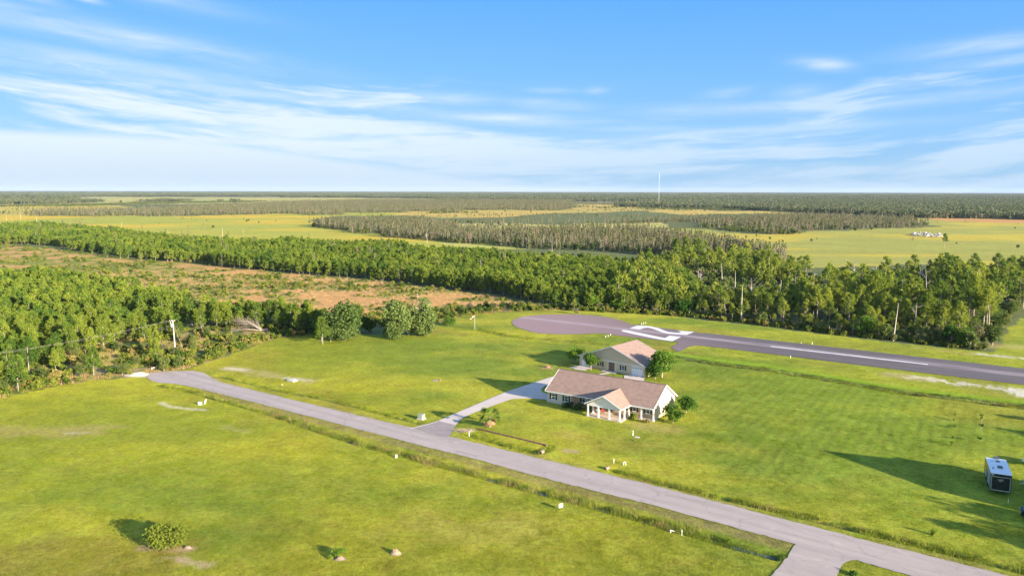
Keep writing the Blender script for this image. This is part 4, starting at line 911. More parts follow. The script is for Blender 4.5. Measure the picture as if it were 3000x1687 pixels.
def pine_parts(h, seed, tufts=64, crown=.55, spread=.2, per=8, bw=.16, bl=.75, bare=False):
    rs = np.random.RandomState(seed); lean = rs.normal(size=2) * .02 * h
    tp = [(lean[0] * (q ** 1.5), lean[1] * (q ** 1.5), h * q) for q in (0, .3, .6, .85, .98)]
    TV, TF = tube_np([(p[0], p[1], p[2] - (.3 if i == 0 else 0)) for i, p in enumerate(tp)], [h * .014, h * .012, h * .008, h * .004, .01], 6)
    cz0 = h * (1 - crown); cen = []; out_ = []; nb = tufts // 2; bv = [TV]; bf = [TF]; off = len(TV)
    for i in range(nb):
        q = (i + rs.uniform(0, 1)) / nb; z = cz0 + (h - cz0) * q
        R_ = h * spread * (1.0 - q) ** .62 * rs.uniform(.65, 1.15) + .18; a = rs.uniform(0, 6.283) ; x0 = lean[0] * (z / h) ** 1.5; y0 = lean[1] * (z / h) ** 1.5
        tip = np.array([x0 + math.cos(a) * R_, y0 + math.sin(a) * R_, z + R_ * rs.uniform(.1, .5)])
        mid = np.array([x0 + math.cos(a) * R_ * .55, y0 + math.sin(a) * R_ * .55, z + R_ * .15])
        cen += [tip, mid]; out_ += [tip - [x0, y0, z], (tip - [x0, y0, z]) * .6]
        if i % 2 == 0 or bare:
            v_, f_ = tube_np([(x0, y0, z), tuple(tip)], [h * .004, .015], 3); bv.append(v_); bf.append(f_ + off); off += len(v_)
    cen.append(np.array([lean[0], lean[1], h])); out_.append(np.array([0, 0, 1.]))
    cen = np.array(cen); out_ = np.array(out_)
    C_ = np.repeat(cen, per, 0) + rs.normal(size=(len(cen) * per, 3)) * .16 * (h / 9); D_ = rs.normal(size=C_.shape) * .75 + np.repeat(out_ / (np.linalg.norm(out_, axis=1)[:, None] + .01), per, 0) * .6 + [0, 0, .55]
    LV, LF = blades(C_, D_, bl * (h / 9), bw * (h / 9), rs)
    return (np.concatenate(bv), bf), (LV, [LF])
def leafy_parts(h, w, seed, clumps=16, per=60, leaf=.34, trunk=.3, low=.12, elong=1.0, hang=0.0):
    rs = np.random.RandomState(seed); cz = h * (low + (1 - low) / 2); hz = h * (1 - low) / 2
    cc = []
    for i in range(clumps):
        d = rs.normal(size=3); d /= np.linalg.norm(d); r_ = rs.uniform(.35, .78)
        cc.append((d[0] * w / 2 * r_, d[1] * w / 2 * r_, cz + d[2] * hz * r_ * .95))
    cc = np.array(cc); cr = rs.uniform(.11, .30, clumps) * w
    d = rs.normal(size=(clumps, per, 3)); d /= np.linalg.norm(d, axis=2)[..., None]
    r_ = rs.uniform(.55, 1.08, (clumps, per, 1)); P_ = cc[:, None, :] + d * r_ * cr[:, None, None] * np.array([1, 1, .8 * elong])
    P_ = P_.reshape(-1, 3); P_ = P_[P_[:, 2] > .05]
    LV, LF = leaf_quads(P_, leaf, rs, .35, 1.2)
    bv = []; bf = []; off = 0
    v_, f_ = tube_np([(0, 0, -.3), (rs.normal() * .05 * w, rs.normal() * .05 * w, cz * .6), (0, 0, cz)], [h * .03 * trunk / .3, h * .022, h * .012], 6); bv.append(v_); bf.append(f_); off += len(v_)
    for i in range(min(clumps, 9)):
        st_ = np.array([0, 0, cz * rs.uniform(.3, .8)]); v_, f_ = tube_np([tuple(st_), tuple((st_ + cc[i]) / 2 + [0, 0, .1]), tuple(cc[i])], [h * .012, h * .008, h * .003], 4); bv.append(v_); bf.append(f_ + off); off += len(v_)
    return (np.concatenate(bv), bf), (LV, [LF])
def cypress_parts(h, seed, n=60, leaf=.7):
    rs = np.random.RandomState(seed); bv = []; bf = []; off = 0
    for k in range(rs.randint(1, 3)):
        ox, oy = rs.normal(size=2) * (.9 if k else 0); hh = h * (1 if k == 0 else rs.uniform(.6, .95)); ln = rs.normal(size=2) * .04 * h
        v_, f_ = tube_np([(ox, oy, -.3), (ox + ln[0] * .5, oy + ln[1] * .5, hh * .5), (ox + ln[0], oy + ln[1], hh)], [.17, .12, .04], 4); bv.append(v_); bf.append(f_ + off); off += len(v_)
    q = rs.uniform(.22, 1.0, n); a = rs.uniform(0, 6.28, n); r_ = rs.uniform(.05, 1, n) * (1.15 - q) * h * .17 + .1
    P_ = np.stack([np.cos(a) * r_, np.sin(a) * r_, h * q], 1); nl = n // 2
    low = np.stack([rs.normal(size=nl) * 1.3, rs.normal(size=nl) * 1.3, rs.uniform(.2, h * .28, nl)], 1)
    LV, LF = leaf_quads(np.concatenate([P_, low]), leaf, rs, 0, 1.0)
    return (np.concatenate(bv), bf), (LV, [LF])
def merge(wood, leaf, mw, ml, name):
    V = np.concatenate([wood[0], leaf[0]]); Fw = wood[1]; Fl = [f + len(wood[0]) for f in leaf[1]]
    mi = np.concatenate([np.zeros(sum(len(f) for f in Fw)), np.ones(sum(len(f) for f in Fl))])
    return raw_mesh(name, V, list(Fw) + list(Fl), [mw, ml], mi)
def part_meshes(name, wood, leaf, mw, ml):
    return raw_mesh(name + '_trunk', wood[0], wood[1], [mw]), raw_mesh(name + '_crown', leaf[0], leaf[1], [ml])
def snag_mesh(h, seed, m_=None, nb=7):
    rs = np.random.RandomState(seed); mb = MB(); lean = rs.normal(size=2) * .05 * h
    mb.tube([(0, 0, -.3), (lean[0] * .5, lean[1] * .5, h * .5), (lean[0], lean[1], h)], [h * .013 + .04, h * .009 + .03, .04], 7)
    for k in range(nb):
        q = rs.uniform(.35, .98); a = rs.uniform(0, 6.28); L = h * rs.uniform(.08, .25); p = Vector((lean[0] * q, lean[1] * q, h * q))
        e = p + Vector((math.cos(a) * L, math.sin(a) * L, L * rs.uniform(.2, 1.1))); mb.tube([p, p.lerp(e, .5) + Vector((0, 0, -.1)), e], [.07, .05, .02], 4)
        for _ in range(2):
            a2 = a + rs.normal() * .8; e2 = e + Vector((math.cos(a2), math.sin(a2), rs.uniform(.2, 1))) * L * .45; mb.tube([p.lerp(e, .6), e2], [.035, .012], 3)
    me = bpy.data.meshes.new('snag'); me.from_pydata(mb.v, [], mb.f); me.materials.append(m_ or M_DEAD); return me
class Kind:
    """variants of one plant: separate trunk and crown meshes, plus merged light ones for the massed wood"""
    def __init__(s, name, gen, mw, ml, n=6, gen_lo=None):
        s.name = name; s.parts = [part_meshes(name, *gen(i), mw, ml) for i in range(n)]
        s.merged = [merge(*(gen_lo or gen)(i + 50), mw, ml, name + '_mass') for i in range(n)]
        s.single = s.merged
    def place(s, p, sc, rz, label, cat, group, name=None, parts=True, z=GZ):
        i = RNG.randrange(len(s.parts)); tr_, cr_ = s.parts[i]
        if not parts:
            o = bpy.data.objects.new(name or s.name, s.single[i]); C.objects.link(o); o.location = (p[0], p[1], z); o.scale = (sc, sc, sc); o.rotation_euler = (0, 0, rz); return tag(o, label, cat, group)
        o = bpy.data.objects.new(name or s.name, None); C.objects.link(o); o.location = (p[0], p[1], z); o.scale = (sc, sc, sc); o.rotation_euler = (0, 0, rz)
        for nm, me in (('trunk', tr_), ('crown', cr_)):
            c = bpy.data.objects.new(nm, me); C.objects.link(c); c.parent = o
        return tag(o, label, cat, group)
RNG = random.Random(11)
K_PINE = Kind('pine_tree', lambda i: pine_parts(9, i, 110, .76, .25, 14, .20, .75), M_TRUNK, M_PINE, 7, lambda i: pine_parts(9, i, 60, .82, .27, 11, .34, .95))
K_TALL = Kind('pine_tree', lambda i: pine_parts(13, i + 20, 90, .52, .20, 14, .15, .6, True), M_TRUNK, M_TPINE, 6, lambda i: pine_parts(13, i, 50, .55, .24, 9, .32, .85, True))
K_OAK = Kind('broadleaf_tree', lambda i: leafy_parts(9, 6.8, i + 40, 24, 84, .42, low=.04), M_TRUNK, M_LEAF, 6, lambda i: leafy_parts(9, 6.5, i + 80, 16, 34, .85, low=.06))
M_SWBARK = mat('swamp_bark', (.24, .205, .18), .9, .2, 3)
K_CYP = Kind('swamp_tree', lambda i: cypress_parts(9, i, 80, .5), M_SWBARK, M_GREY, 6, lambda i: cypress_parts(9, i + 9, 60, .62))
K_SHRUB = Kind('shrub', lambda i: leafy_parts(2.0, 2.8, i + 120, 9, 46, .34, low=.0), M_BRWN, M_OLIVE, 6, lambda i: leafy_parts(2.0, 2.8, i + 160, 8, 30, .45, low=.0))
def reed_mesh(seed, n=46, h=.9, sp=.45, w=.05, m_=None):
    rs = np.random.RandomState(seed); c = np.stack([rs.normal(size=n) * sp, rs.normal(size=n) * sp, np.full(n, -.1)], 1); d = rs.normal(size=(n, 3)) * .28 + [0, 0, 1]
    V, F_ = blades(c, d, h, w, rs); return raw_mesh('tuft', V, [F_], [m_ or M_REED])
def clump_mesh(seed, ml, nt=7, w=26, h=9, leaf=2.4, per=16, mw=M_DEAD):
    """a piece of very distant wood: several crowns with gaps"""
    rs = np.random.RandomState(seed); Vs = []; Fs = []; mi = []; off = 0
    for k in range(nt):
        ox, oy = rs.uniform(-w / 2, w / 2, 2); hh = h * rs.uniform(.6, 1.15); rr_ = rs.uniform(2.2, 4)
        P_ = np.stack([ox + rs.normal(size=per) * rr_ * .5, oy + rs.normal(size=per) * rr_ * .5, hh * rs.uniform(.15, 1, per)], 1)
        V, F_ = leaf_quads(P_, leaf, rs); Vs.append(V); Fs.append(F_ + off); off += len(V); mi += [1] * len(F_)
        V, F_ = tube_np([(ox, oy, -.3), (ox, oy, hh)], [.3, .12], 3); Vs.append(V); Fs.append(F_ + off); off += len(V); mi += [0] * len(F_)
    return raw_mesh('far_clump', np.concatenate(Vs), Fs, [mw, ml], mi)

def scatter_group():
    ng = bpy.data.node_groups.new('scatter', 'GeometryNodeTree'); return ng
def stuff(name, pts, meshes, label=None, smin=.8, smax=1.25, z=GZ, scales=None):
    """one object: every plant of a mass as an instance on a point cloud mesh"""
    n = len(pts)
    if n == 0: return
    me = bpy.data.meshes.new(name); V = np.zeros((n, 3)); V[:, :2] = pts; V[:, 2] = z; me.vertices.add(n); me.vertices.foreach_set('co', V.ravel())
    rs = np.random.RandomState(n); a = me.attributes.new('sc', 'FLOAT', 'POINT'); a.data.foreach_set('value', rs.uniform(smin, smax, n) if scales is None else np.asarray(scales, float))
    a = me.attributes.new('rz', 'FLOAT', 'POINT'); a.data.foreach_set('value', rs.uniform(0, 6.283, n)); a = me.attributes.new('pick', 'INT', 'POINT'); a.data.foreach_set('value', rs.randint(0, len(meshes), n).astype(np.int32))
    o = bpy.data.objects.new(name, me); C.objects.link(o)
    ng = bpy.data.node_groups.new('scatter_' + name, 'GeometryNodeTree')
    ng.interface.new_socket('Geometry', in_out='INPUT', socket_type='NodeSocketGeometry'); ng.interface.new_socket('Geometry', in_out='OUTPUT', socket_type='NodeSocketGeometry')
    gi = ng.nodes.new('NodeGroupInput'); go = ng.nodes.new('NodeGroupOutput'); g2 = ng.nodes.new('GeometryNodeGeometryToInstance'); ip = ng.nodes.new('GeometryNodeInstanceOnPoints')
    for me_ in reversed(meshes):
        s_ = bpy.data.objects.new('plant_source', me_); oi = ng.nodes.new('GeometryNodeObjectInfo'); oi.inputs['Object'].default_value = s_; ng.links.new(oi.outputs['Geometry'], g2.inputs[0])
    def att(nm, ty):
        q = ng.nodes.new('GeometryNodeInputNamedAttribute'); q.data_type = ty; q.inputs['Name'].default_value = nm; return q.outputs[0]
    cx = ng.nodes.new('ShaderNodeCombineXYZ'); ng.links.new(att('rz', 'FLOAT'), cx.inputs[2])
    ng.links.new(gi.outputs[0], ip.inputs['Points']); ng.links.new(g2.outputs[0], ip.inputs['Instance']); ip.inputs['Pick Instance'].default_value = True
    ng.links.new(att('pick', 'INT'), ip.inputs['Instance Index']); ng.links.new(cx.outputs[0], ip.inputs['Rotation']); ng.links.new(att('sc', 'FLOAT'), ip.inputs['Scale']); ng.links.new(ip.outputs[0], go.inputs[0])
    md = o.modifiers.new('scatter', 'NODES'); md.node_group = ng
    return tag(o, label, kind='stuff')
def grid_pts(poly, s, seed=0, jit=.48, thin=None):
    xs = [p[0] for p in poly]; ys = [p[1] for p in poly]; rs = np.random.RandomState(seed)
    gx, gy = np.meshgrid(np.arange(min(xs), max(xs), s), np.arange(min(ys), max(ys), s)); x = gx.ravel(); y = gy.ravel()
    x = x + rs.uniform(-jit, jit, x.shape) * s; y = y + rs.uniform(-jit, jit, y.shape) * s
    fr = (np.abs(x) < y * .74 + 12)           # only what the photo, or a step beside it, could see
    wd_ = np.clip(np.hypot(x, y) - 330, 0, 4000) * .05; k = inpoly(x + (fbm(x, y, 60, 3, 201) - .5) * wd_ * 1.5, y + (fbm(x, y, 60, 3, 202) - .5) * wd_ * 4, poly) & fr; x, y = x[k], y[k]
    if thin is not None: k = thin(x, y, rs.uniform(size=x.shape)); x, y = x[k], y[k]
    return np.stack([x, y], 1)
def in_frame(p, marg=.0): return (np.abs(p[:, 0]) < p[:, 1] * (.664 + marg))
def split_near(p, n, frame=True):
    d = np.hypot(p[:, 0], p[:, 1]); d = np.where(in_frame(p), d, 1e6 + d); o = np.argsort(d); return p[o[:n]], p[o[n:]]
RW_POLY = rw_top + rw_bot[::-1]

# woods, as base outlines on the ground (far edges traced at canopy height)
WA = P(ov, (-500,985),(0,955),(90,940),(170,925),(240,893),(330,868),(450,840),(560,828),(700,826),(800,835),(818,818,7),(790,783,8),(600,757,8),(330,697,8),(160,672,8),(0,662,8),(-500,640,8))
WB = P(ov, (-500,598),(0,612),(330,648),(560,670),(1000,712),(1250,742),(1400,772),(1500,778),(1700,790),(1760,700,8),(1700,655,7),(1500,645,6),(1100,616,6),(940,606,6),(560,602,6),(300,575,6),(0,559,6),(-500,552,6))
WC = P(ov, (1420,777),(1500,780),(1700,793),(1900,816),(2100,841),(2300,863),(2420,877),(2488,882),(2520,832),(2560,782),(2700,760),(3000,760),(3000,635,12),(2700,632,12),(2576,630,12),(2400,632,12),(2160,648,12),(2060,655,12),(1980,622,12),(1850,610,12),(1700,600,11),(1600,640,10),(1560,700,8),(1450,760,5))
WD = P(ov, (1990,640),(1700,650),(1450,628),(1180,612),(1000,600),(800,570),(790,548,8),(1050,543,9),(1150,562,9),(1250,566,9),(1500,562,10),(1600,562,10),(1800,583,10),(1990,612,10))
WE = P(ov, (40,536),(250,545),(400,543),(640,540),(800,540),(1050,533),(1250,529),(1420,530),(1430,500,9),(1250,500,9),(900,500,10),(740,503,10),(640,507,10),(400,517,10),(150,524,8))
WF = P(ov, (1080,562),(1400,566),(1640,562),(1760,560),(1800,580),(1860,588),(2042,590),(2045,578),(2160,577),(2312,570),(2290,552),(2250,540,8),(2100,533,8),(2000,533,10),(1800,538,10),(1631,540,10),(1500,545,10),(1300,548,10))
WG = P(ov, (1560,521),(1700,524),(1800,526),(2000,533),(2130,540),(2270,546),(2576,552),(3100,556),(3100,500,10),(2300,497,10),(1900,500,10),(1640,503,10),(1560,512,8))
WH = [P(ov, (-400,512),(0,514),(120,515),(192,511),(170,500,12),(0,497,12),(-400,497,12)), P(ov, (377,508),(475,508),(460,497,14),(390,497,14)), P(ov, (565,507),(610,507),(600,501,10),(570,501,10)), P(ov,(1290,505),(1560,508),(1560,499,9),(1290,497,9))]
WJ = P(ov, (0,521),(200,519),(500,511),(640,509),(640,506),(500,508),(200,515),(0,518))

dA = lambda x, y: pdist(x, y, P(ov, (-500,985),(0,955),(90,940),(170,925),(240,893),(330,868),(450,840)))
pA = grid_pts(WA, 3.1, 1, thin=lambda x, y, u: ((fbm(x, y, 22, 3, 7) > .36) | (u < .25) | (x > -95)) & (u < .12 + dA(x, y) / 55))
pB = grid_pts(WB, 3.1, 2, thin=lambda x, y, u: (u < .97) & ~inpoly(x, y, CLEAR) | (u < .1))
pC = grid_pts(WC, 3.8, 3, thin=lambda x, y, u: fbm(x, y, 16, 3, 203) + u * .25 > .47)
pA = np.concatenate([pA, grid_pts(P(ov, (540,828),(700,822),(822,836),(822,820),(700,810),(540,808)), 2.7, 131)])
nearA, restA = split_near(pA, 150); 
selC = fbm(pC[:, 0], pC[:, 1], 30, 3, 77) + RN.uniform(-.12, .12, len(pC)); isT = selC > .49
pCt, pCo = pC[isT], pC[~isT]
nearT, restT = split_near(pCt, 150); nearO, restO = split_near(pCo, 250)
for p in nearA: K_PINE.place(p, RNG.uniform(.5, .95), RNG.uniform(0, 6.28), 'young bright green pine in the dense pine stand left of the lawn', 'pine tree', 'young pines in the left stand')
edC = P(ov, (1420,777),(1500,780),(1700,793),(1900,816),(2100,841),(2300,863),(2420,877),(2488,882))
dC = lambda x, y: pdist(np.atleast_1d(x), np.atleast_1d(y), edC)
hC = lambda p: float(min(.95, .42 + dC(p[0], p[1])[0] / 60) * (.52 + .5 * fbm(p[0], p[1], 14, 2, 19)))
for p in nearT: K_TALL.place(p, hC(p) * RNG.choice((.7, .85, 1.0, 1.15, 1.35, 1.6)), RNG.uniform(0, 6.28), 'tall pine with bare lower trunk in the mixed wood behind the runway', 'pine tree', 'tall pines behind the runway')
for p in nearO: K_OAK.place(p, hC(p) * RNG.uniform(.5, 1.1), RNG.uniform(0, 6.28), 'dark leafy tree in the mixed wood behind the runway', 'tree', 'leafy trees behind the runway')
pw = np.concatenate([restA, pB]); hs_n = .38 + fbm(pw[:, 0], pw[:, 1], 25, 3, 17) * .55 + RN.uniform(-.14, .2, len(pw)) + (pw[:, 1] < 330) * (pw[:, 0] < 0) * .08
stuff('pine_wood', pw, K_PINE.merged, 'dense green young pine wood around the orange clearing', scales=hs_n)
stuff('tall_pine_wood', restT, K_TALL.merged, 'tall pines deeper in the wood behind the runway', scales=np.where(RN.uniform(size=len(restT)) < .2, RN.uniform(.72, 1.0, len(restT)), RN.uniform(.32, .66, len(restT))))
stuff('mixed_wood', np.concatenate([restO, grid_pts(WC, 7, 31), grid_pts(WB, 22, 32)]), K_OAK.merged, 'dark leafy trees deeper in the wood behind the runway', .26, .7)
# grey swamp belts
gD = grid_pts(WD, 5.0, 5, thin=lambda x, y, u: fbm(x, y, 40, 3, 8) + u * .3 > .42); gF = grid_pts(WF, 7.5, 6, thin=lambda x, y, u: fbm(x, y, 70, 3, 9) + u * .3 > .45); gE = grid_pts(WE, 8.5, 7, thin=lambda x, y, u: fbm(x, y, 80, 3, 10) + u * .3 > .42)
gB = grid_pts(WB, 30, 33)
gX = P(ov, (1240,600,0),(1500,608),(1700,625),(1950,650),(2000,655),(1990,615,9),(1800,590,10),(1500,575,10),(1280,575,8)); gX = grid_pts(gX, 4.6, 8)
allg = np.concatenate([gD, gF, gE, gB, gX]); nearG, restG = split_near(allg, 300)
for p in nearG: K_CYP.place(p, RNG.uniform(.7, 1.25), RNG.uniform(0, 6.28), 'thin grey swamp tree in the belts beyond the pine wood', 'tree', 'grey swamp trees beyond the pines', parts=False)
stuff('swamp_wood', restG, K_CYP.merged, 'grey belts of thin swamp trees between the far fields', .7, 1.3)
mixg = np.concatenate([grid_pts(WD, 6.5, 51), grid_pts(WF, 10, 52), grid_pts(WE, 13, 53)]); stuff('swamp_underwood', mixg, K_OAK.merged, 'low dark bushes under the grey swamp trees', .2, .7)
# distant woods
FC = [clump_mesh(i, M_GREY, 8) for i in range(4)]; M_FARG = foliage('far_needles', (.06, .09, .045), (.14, .165, .065), .3)
FD = [clump_mesh(i + 9, M_FARG, 10, 30, 11, 2.0, 34) for i in range(4)]
fp_ = grid_pts(WG, 17, 61, thin=lambda x, y, u: (np.hypot(x, y) < 6500)); fh = np.concatenate([grid_pts(q, 20, 62 + i) for i, q in enumerate(WH)])
stuff('far_wood', np.concatenate([fp_, fh]), FD + FC[:2], 'broad dark wood stretching to the horizon', .8, 1.2)
# everything from 3.5 km to the horizon: woods with clearings
def ring_pts(r0, r1, n, seed, thr, sc):
    rs = np.random.RandomState(seed); r_ = np.sqrt(rs.uniform(r0 ** 2, r1 ** 2, n)); a = rs.uniform(-.64, .64, n); x = np.sin(a) * r_; y = np.cos(a) * r_
    k = fbm(x * .4, y, sc, 3, seed) > thr
    for q in (F1, F2, F3, F4, F5, F7, F8): k &= ~inpoly(x, y, q)
    return np.stack([x[k], y[k]], 1)
stuff('distant_wood', np.concatenate([ring_pts(3300, 6500, 16000, 3, .40, 900), ring_pts(6000, 14000, 26000, 4, .38, 1800)]), FD, 'blue hazed woods along the horizon', 1.0, 1.5)
def field_pts(n, seed, thr, r0=700, r1=3600):
    rs = np.random.RandomState(seed); r_ = rs.uniform(r0, r1, n); a = rs.uniform(-.64, .64, n); x = np.sin(a) * r_; y = np.cos(a) * r_; k = (fbm(x * .3, y, 150, 3, seed) + rs.uniform(-.06, .06, n)) > thr
    k &= ~((inpoly(x, y, F7) | inpoly(x, y, F2)) & (rs.uniform(size=n) < .94)); return np.stack([x[k], y[k]], 1)
stuff('far_scrub', field_pts(9000, 12, .54), K_OAK.merged, 'scattered bushes on the far marsh', .15, .45)
stuff('far_thin_trees', field_pts(5000, 13, .56), K_CYP.merged, 'scattered thin trees on the far marsh', .5, 1.0)
fieldb = np.concatenate([grid_pts(WJ, 9, 71), grid_pts(P(T2, (900,238),(1300,243),(1300,248),(900,245)), 8, 72), grid_pts(P(T3, (350,190),(1000,203),(1000,208),(350,196)), 8, 73), grid_pts(P(T3, (530,345),(700,352),(900,368),(1110,366),(1100,340),(900,335),(560,330)), 6, 74), grid_pts(P(T2,(2050,190),(2576,215),(2900,230),(2900,205),(2560,195,5),(2100,186,5)), 12, 75)])
stuff('marsh_bushes', fieldb, K_OAK.merged, 'dark rows of bushes crossing the far fields', .35, .6)
# lone far trees and snags
for i, (q, hh) in enumerate([((T3(1417, 347)), 1.0), (T3(2027, 465), 1.5), (T3(1155, 402), .3), (T1(912, 172), 2.2), (T1(1010, 172), 1.5), (T1(1610, 360), .9), (T2(1495, 235), 1.0), (T2(765, 235), 1.0), (T2(1690, 240), 1.0)]):
    k_ = K_TALL if i == 1 else K_OAK
    k_.place(q, hh * (.6 if i == 1 else .62), 0, ['lone dark bush in the middle of the right field', 'lone tall pine before the rubble in the right field', 'tiny dark bush in the right field', 'round tree on the far left marsh, larger of two', 'round tree on the far left marsh, smaller of two', 'lone tree at the near edge of the left ochre field', 'lone tree in the far ochre strip, middle', 'lone tree in the far ochre strip, left', 'lone tree in the far ochre strip, right'][i], 'tree', None, 'lone_tree')

# dead snags: pale trunks sticking out of the woods
snags = [snag_mesh(9, i, M_PALE if i % 2 else M_DEAD, (7, 0, 5, 9)[i % 4]) for i in range(8)]
def snag(p, h, i, label, group=None):
    o = bpy.data.objects.new('dead_tree', snags[i % 8]); C.objects.link(o); o.location = (p[0], p[1], GZ); o.scale = (h / 9,) * 3; o.rotation_euler = (RNG.uniform(-.08, .08), RNG.uniform(-.08, .08), RNG.uniform(0, 6.28)); tag(o, label, 'dead tree', group)
snl = [(T1, 48, 300, 14, 1), (T1, 92, 303, 9, 5), (T1, 158, 292, 16, 1), (T1, 280, 318, 14, 1), (T1, 918, 345, 10, 1), (T1, 1680, 430, 15, 5), (T1, 1835, 400, 9, 1), (T1, 2100, 530, 9, 3), (T1, 2235, 540, 9, 0), (T1, 2365, 575, 8, 2), (T1, 150, 755, 9, 0), (T1, 20, 905, 7, 1), (T1, 1270, 420, 10, 2),
       (T2, 140, 540, 8, 1), (T2, 905, 470, 15, 3), (T2, 1040, 545, 12, 2), (T2, 1080, 560, 12, 1), (T2, 758, 635, 14, 1), (T2, 615, 580, 16, 1), (T2, 1780, 505, 18, 1), (T2, 1848, 612, 22, 2), (T2, 1912, 650, 14, 3), (T2, 2230, 730, 9, 1), (T2, 1665, 770, 8, 3), (T2, 380, 590, 10, 3), (T2, 2000, 460, 12, 2),
       (T3, 265, 410, 16, 1), (T3, 383, 520, 20, 3), (T3, 463, 400, 12, 2), (T3, 1258, 700, 12, 0), (T3, 1448, 705, 11, 3), (T3, 1635, 640, 8, 2), (T3, 1085, 640, 8, 1), (T3, 1115, 620, 7, 3), (T3, 245, 620, 9, 1), (T3, 1745, 780, 12, 1), (T3, 1915, 960, 9, 1), (T3, 740, 800, 6, 3), (T3, 1875, 640, 8, 2), (T3, 580, 420, 10, 3), (T3, 1020, 340, 11, 1), (T3, 2120, 250, 12, 2), (T3, 1920, 225, 12, 1)]
for f, x_, y_, h_, i in snl: snag(f(x_, y_), h_ * .66, i, 'bare pale dead trunk rising out of the woods', 'dead trunks in the woods')
rs_ = random.Random(5)
for k in range(90):
    a = RNG.random(); q = pC[rs_.randrange(len(pC))]
    if q[1] < 360: snag(q, rs_.uniform(8, 14), rs_.randrange(8), 'bare pale dead trunk rising out of the woods', 'dead trunks in the woods')

# taller bushes and single pines in the brushy strip
gapf = lambda p: p[(np.hypot(p[:, 0] - Z7(470, 640)[0], p[:, 1] - Z7(470, 640)[1]) > 12)]
bt = gapf(grid_pts(BRUSH, 6.0, 141, thin=lambda x, y, u: (u < .62) & ~inpoly(x, y, LAWN) & (x < 5)))
for p in bt:
    K_OAK.place(p, RNG.uniform(.22, .46), RNG.uniform(0, 6.28), 'tall green bush in the brushy strip beside the left lawn', 'bush', 'tall bushes of the brushy strip', name='tall_bush')
bp_ = gapf(grid_pts(BRUSH, 11, 142, thin=lambda x, y, u: (u < .5) & ~inpoly(x, y, LAWN) & (x < -60) & (pdist(x, y, P(ov, (330,948),(480,925),(590,888))) > 9)))
for p in bp_[:60]:
    K_PINE.place(p, RNG.uniform(.45, .95), RNG.uniform(0, 6.28), 'single pine standing in the brushy strip before the pine stand', 'pine tree', 'single pines in the brushy strip')
# shrubs: clearing, brushy border, wood edge
pS1 = grid_pts(BRUSH, 1.9, 11, thin=lambda x, y, u: (sst(fbm(x, y, 12, 3, 13), .36, .6) + .12 > u) & ~inpoly(x, y, LAWN))
edgeC = P(ov, (1280,775),(1420,772),(1700,787),(1900,808),(2100,832),(2300,854),(2480,874),(2480,884),(2300,864),(2100,842),(1900,817),(1700,795),(1400,779),(1290,783))
pS2 = grid_pts(edgeC, 1.8, 14)
pS3 = grid_pts(CLEAR, 3.4, 12, thin=lambda x, y, u: (sst(fbm(x * .5, y, 30, 3, 51) * .4 + fbm(x, y, 9, 4, 21) * .6, .44, .62) * .75 > u) & ~inpoly(x, y, LAWN))
pS4 = grid_pts(WA, 5, 15)
ft_ = Z7(470, 640); pS1 = pS1[np.hypot(pS1[:, 0] - ft_[0], pS1[:, 1] - ft_[1]) > 7.5]
n1, r1_ = split_near(np.concatenate([pS1, pS2]), 200); n3, r3_ = split_near(pS3, 100)
for p in n1:
    left_ = p[0] < 15
    K_SHRUB.place(p, RNG.uniform(.45, 1.15), RNG.uniform(0, 6.28), 'olive green bush in the brushy strip along the left lawn edge' if left_ else 'low bush at the foot of the wood behind the runway', 'bush', 'bushes of the brushy strip' if left_ else 'bushes at the foot of the wood')
for p in n3: K_SHRUB.place(p, RNG.uniform(.35, .8), RNG.uniform(0, 6.28), 'low green scrub bush on the orange clearing', 'bush', 'scrub bushes on the clearing')
stuff('undergrowth', np.concatenate([r1_, r3_, pS4]), K_SHRUB.merged, 'scrubby undergrowth of the clearing and wood edges', .3, 1.0)

# tall grass
REED = [reed_mesh(i) for i in range(5)]; STRAW = [reed_mesh(i + 9, 50, .9, .5, .06, M_STRAW) for i in range(3)]
def along(line, spacing, wid, seed, off=0.0):
    rs = np.random.RandomState(seed); o = []
    for (ax, ay), (bx, by) in zip(line[:-1], line[1:]):
        L = math.hypot(bx - ax, by - ay); n = int(L / spacing); nx, ny = -(by - ay) / L, (bx - ax) / L
        for k in range(n):
            t = (k + rs.uniform()) / n; w = rs.normal() * wid + off; o.append((ax + (bx - ax) * t + nx * w, ay + (by - ay) * t + ny * w))
    return np.array(o)
def thinned(p, sc, seed, thr): return p[fbm(p[:, 0], p[:, 1], sc, 3, seed) > thr]
stuff('ditch_reeds', np.concatenate([thinned(along(D1[4:], .11, .62, 1, .2), 2.6, 3, .46), thinned(along(D4, .2, .35, 2), 3, 4, .46)]), REED + STRAW[:1] + [reed_mesh(400 + i, 46, .8, .4, .05, M_LUSH) for i in range(2)], 'tufts of reeds in the roadside ditches', .55, 1.15, -.4)
stuff('bank_grass', np.concatenate([along(D1[:5], .5, .35, 5), thinned(along(D2, .45, .3, 3), 3, 5, .45), along(D3, .6, .3, 4), thinned(along(D5, .6, .4, 6), 6, 6, .4)]), REED, 'rough grass along the ditch banks', .3, .6, -.2)
stuff('verge_grass', np.concatenate([along(GP(road_top + road_top2[:1]), .22, .16, 81), along(GP(road_top2), .22, .16, 82), along(GP(road_bot), .22, .18, 83), along(GP(side_l), .3, .15, 84), along(GP(side_r), .3, .15, 85)]), [reed_mesh(300 + i, 24, .2, .22, .05, M_REED) for i in range(3)], 'grass creeping over the road edge', .5, 1.3, -.03)
pG = grid_pts(BRUSH, 1.5, 21, thin=lambda x, y, u: (u < .75) & (fbm(x, y, 11, 3, 144) > .45) & ~inpoly(x, y, LAWN)); stuff('straw_grass', pG, STRAW + REED[:2], 'straw coloured tall grass among the bushes', .6, 1.3)
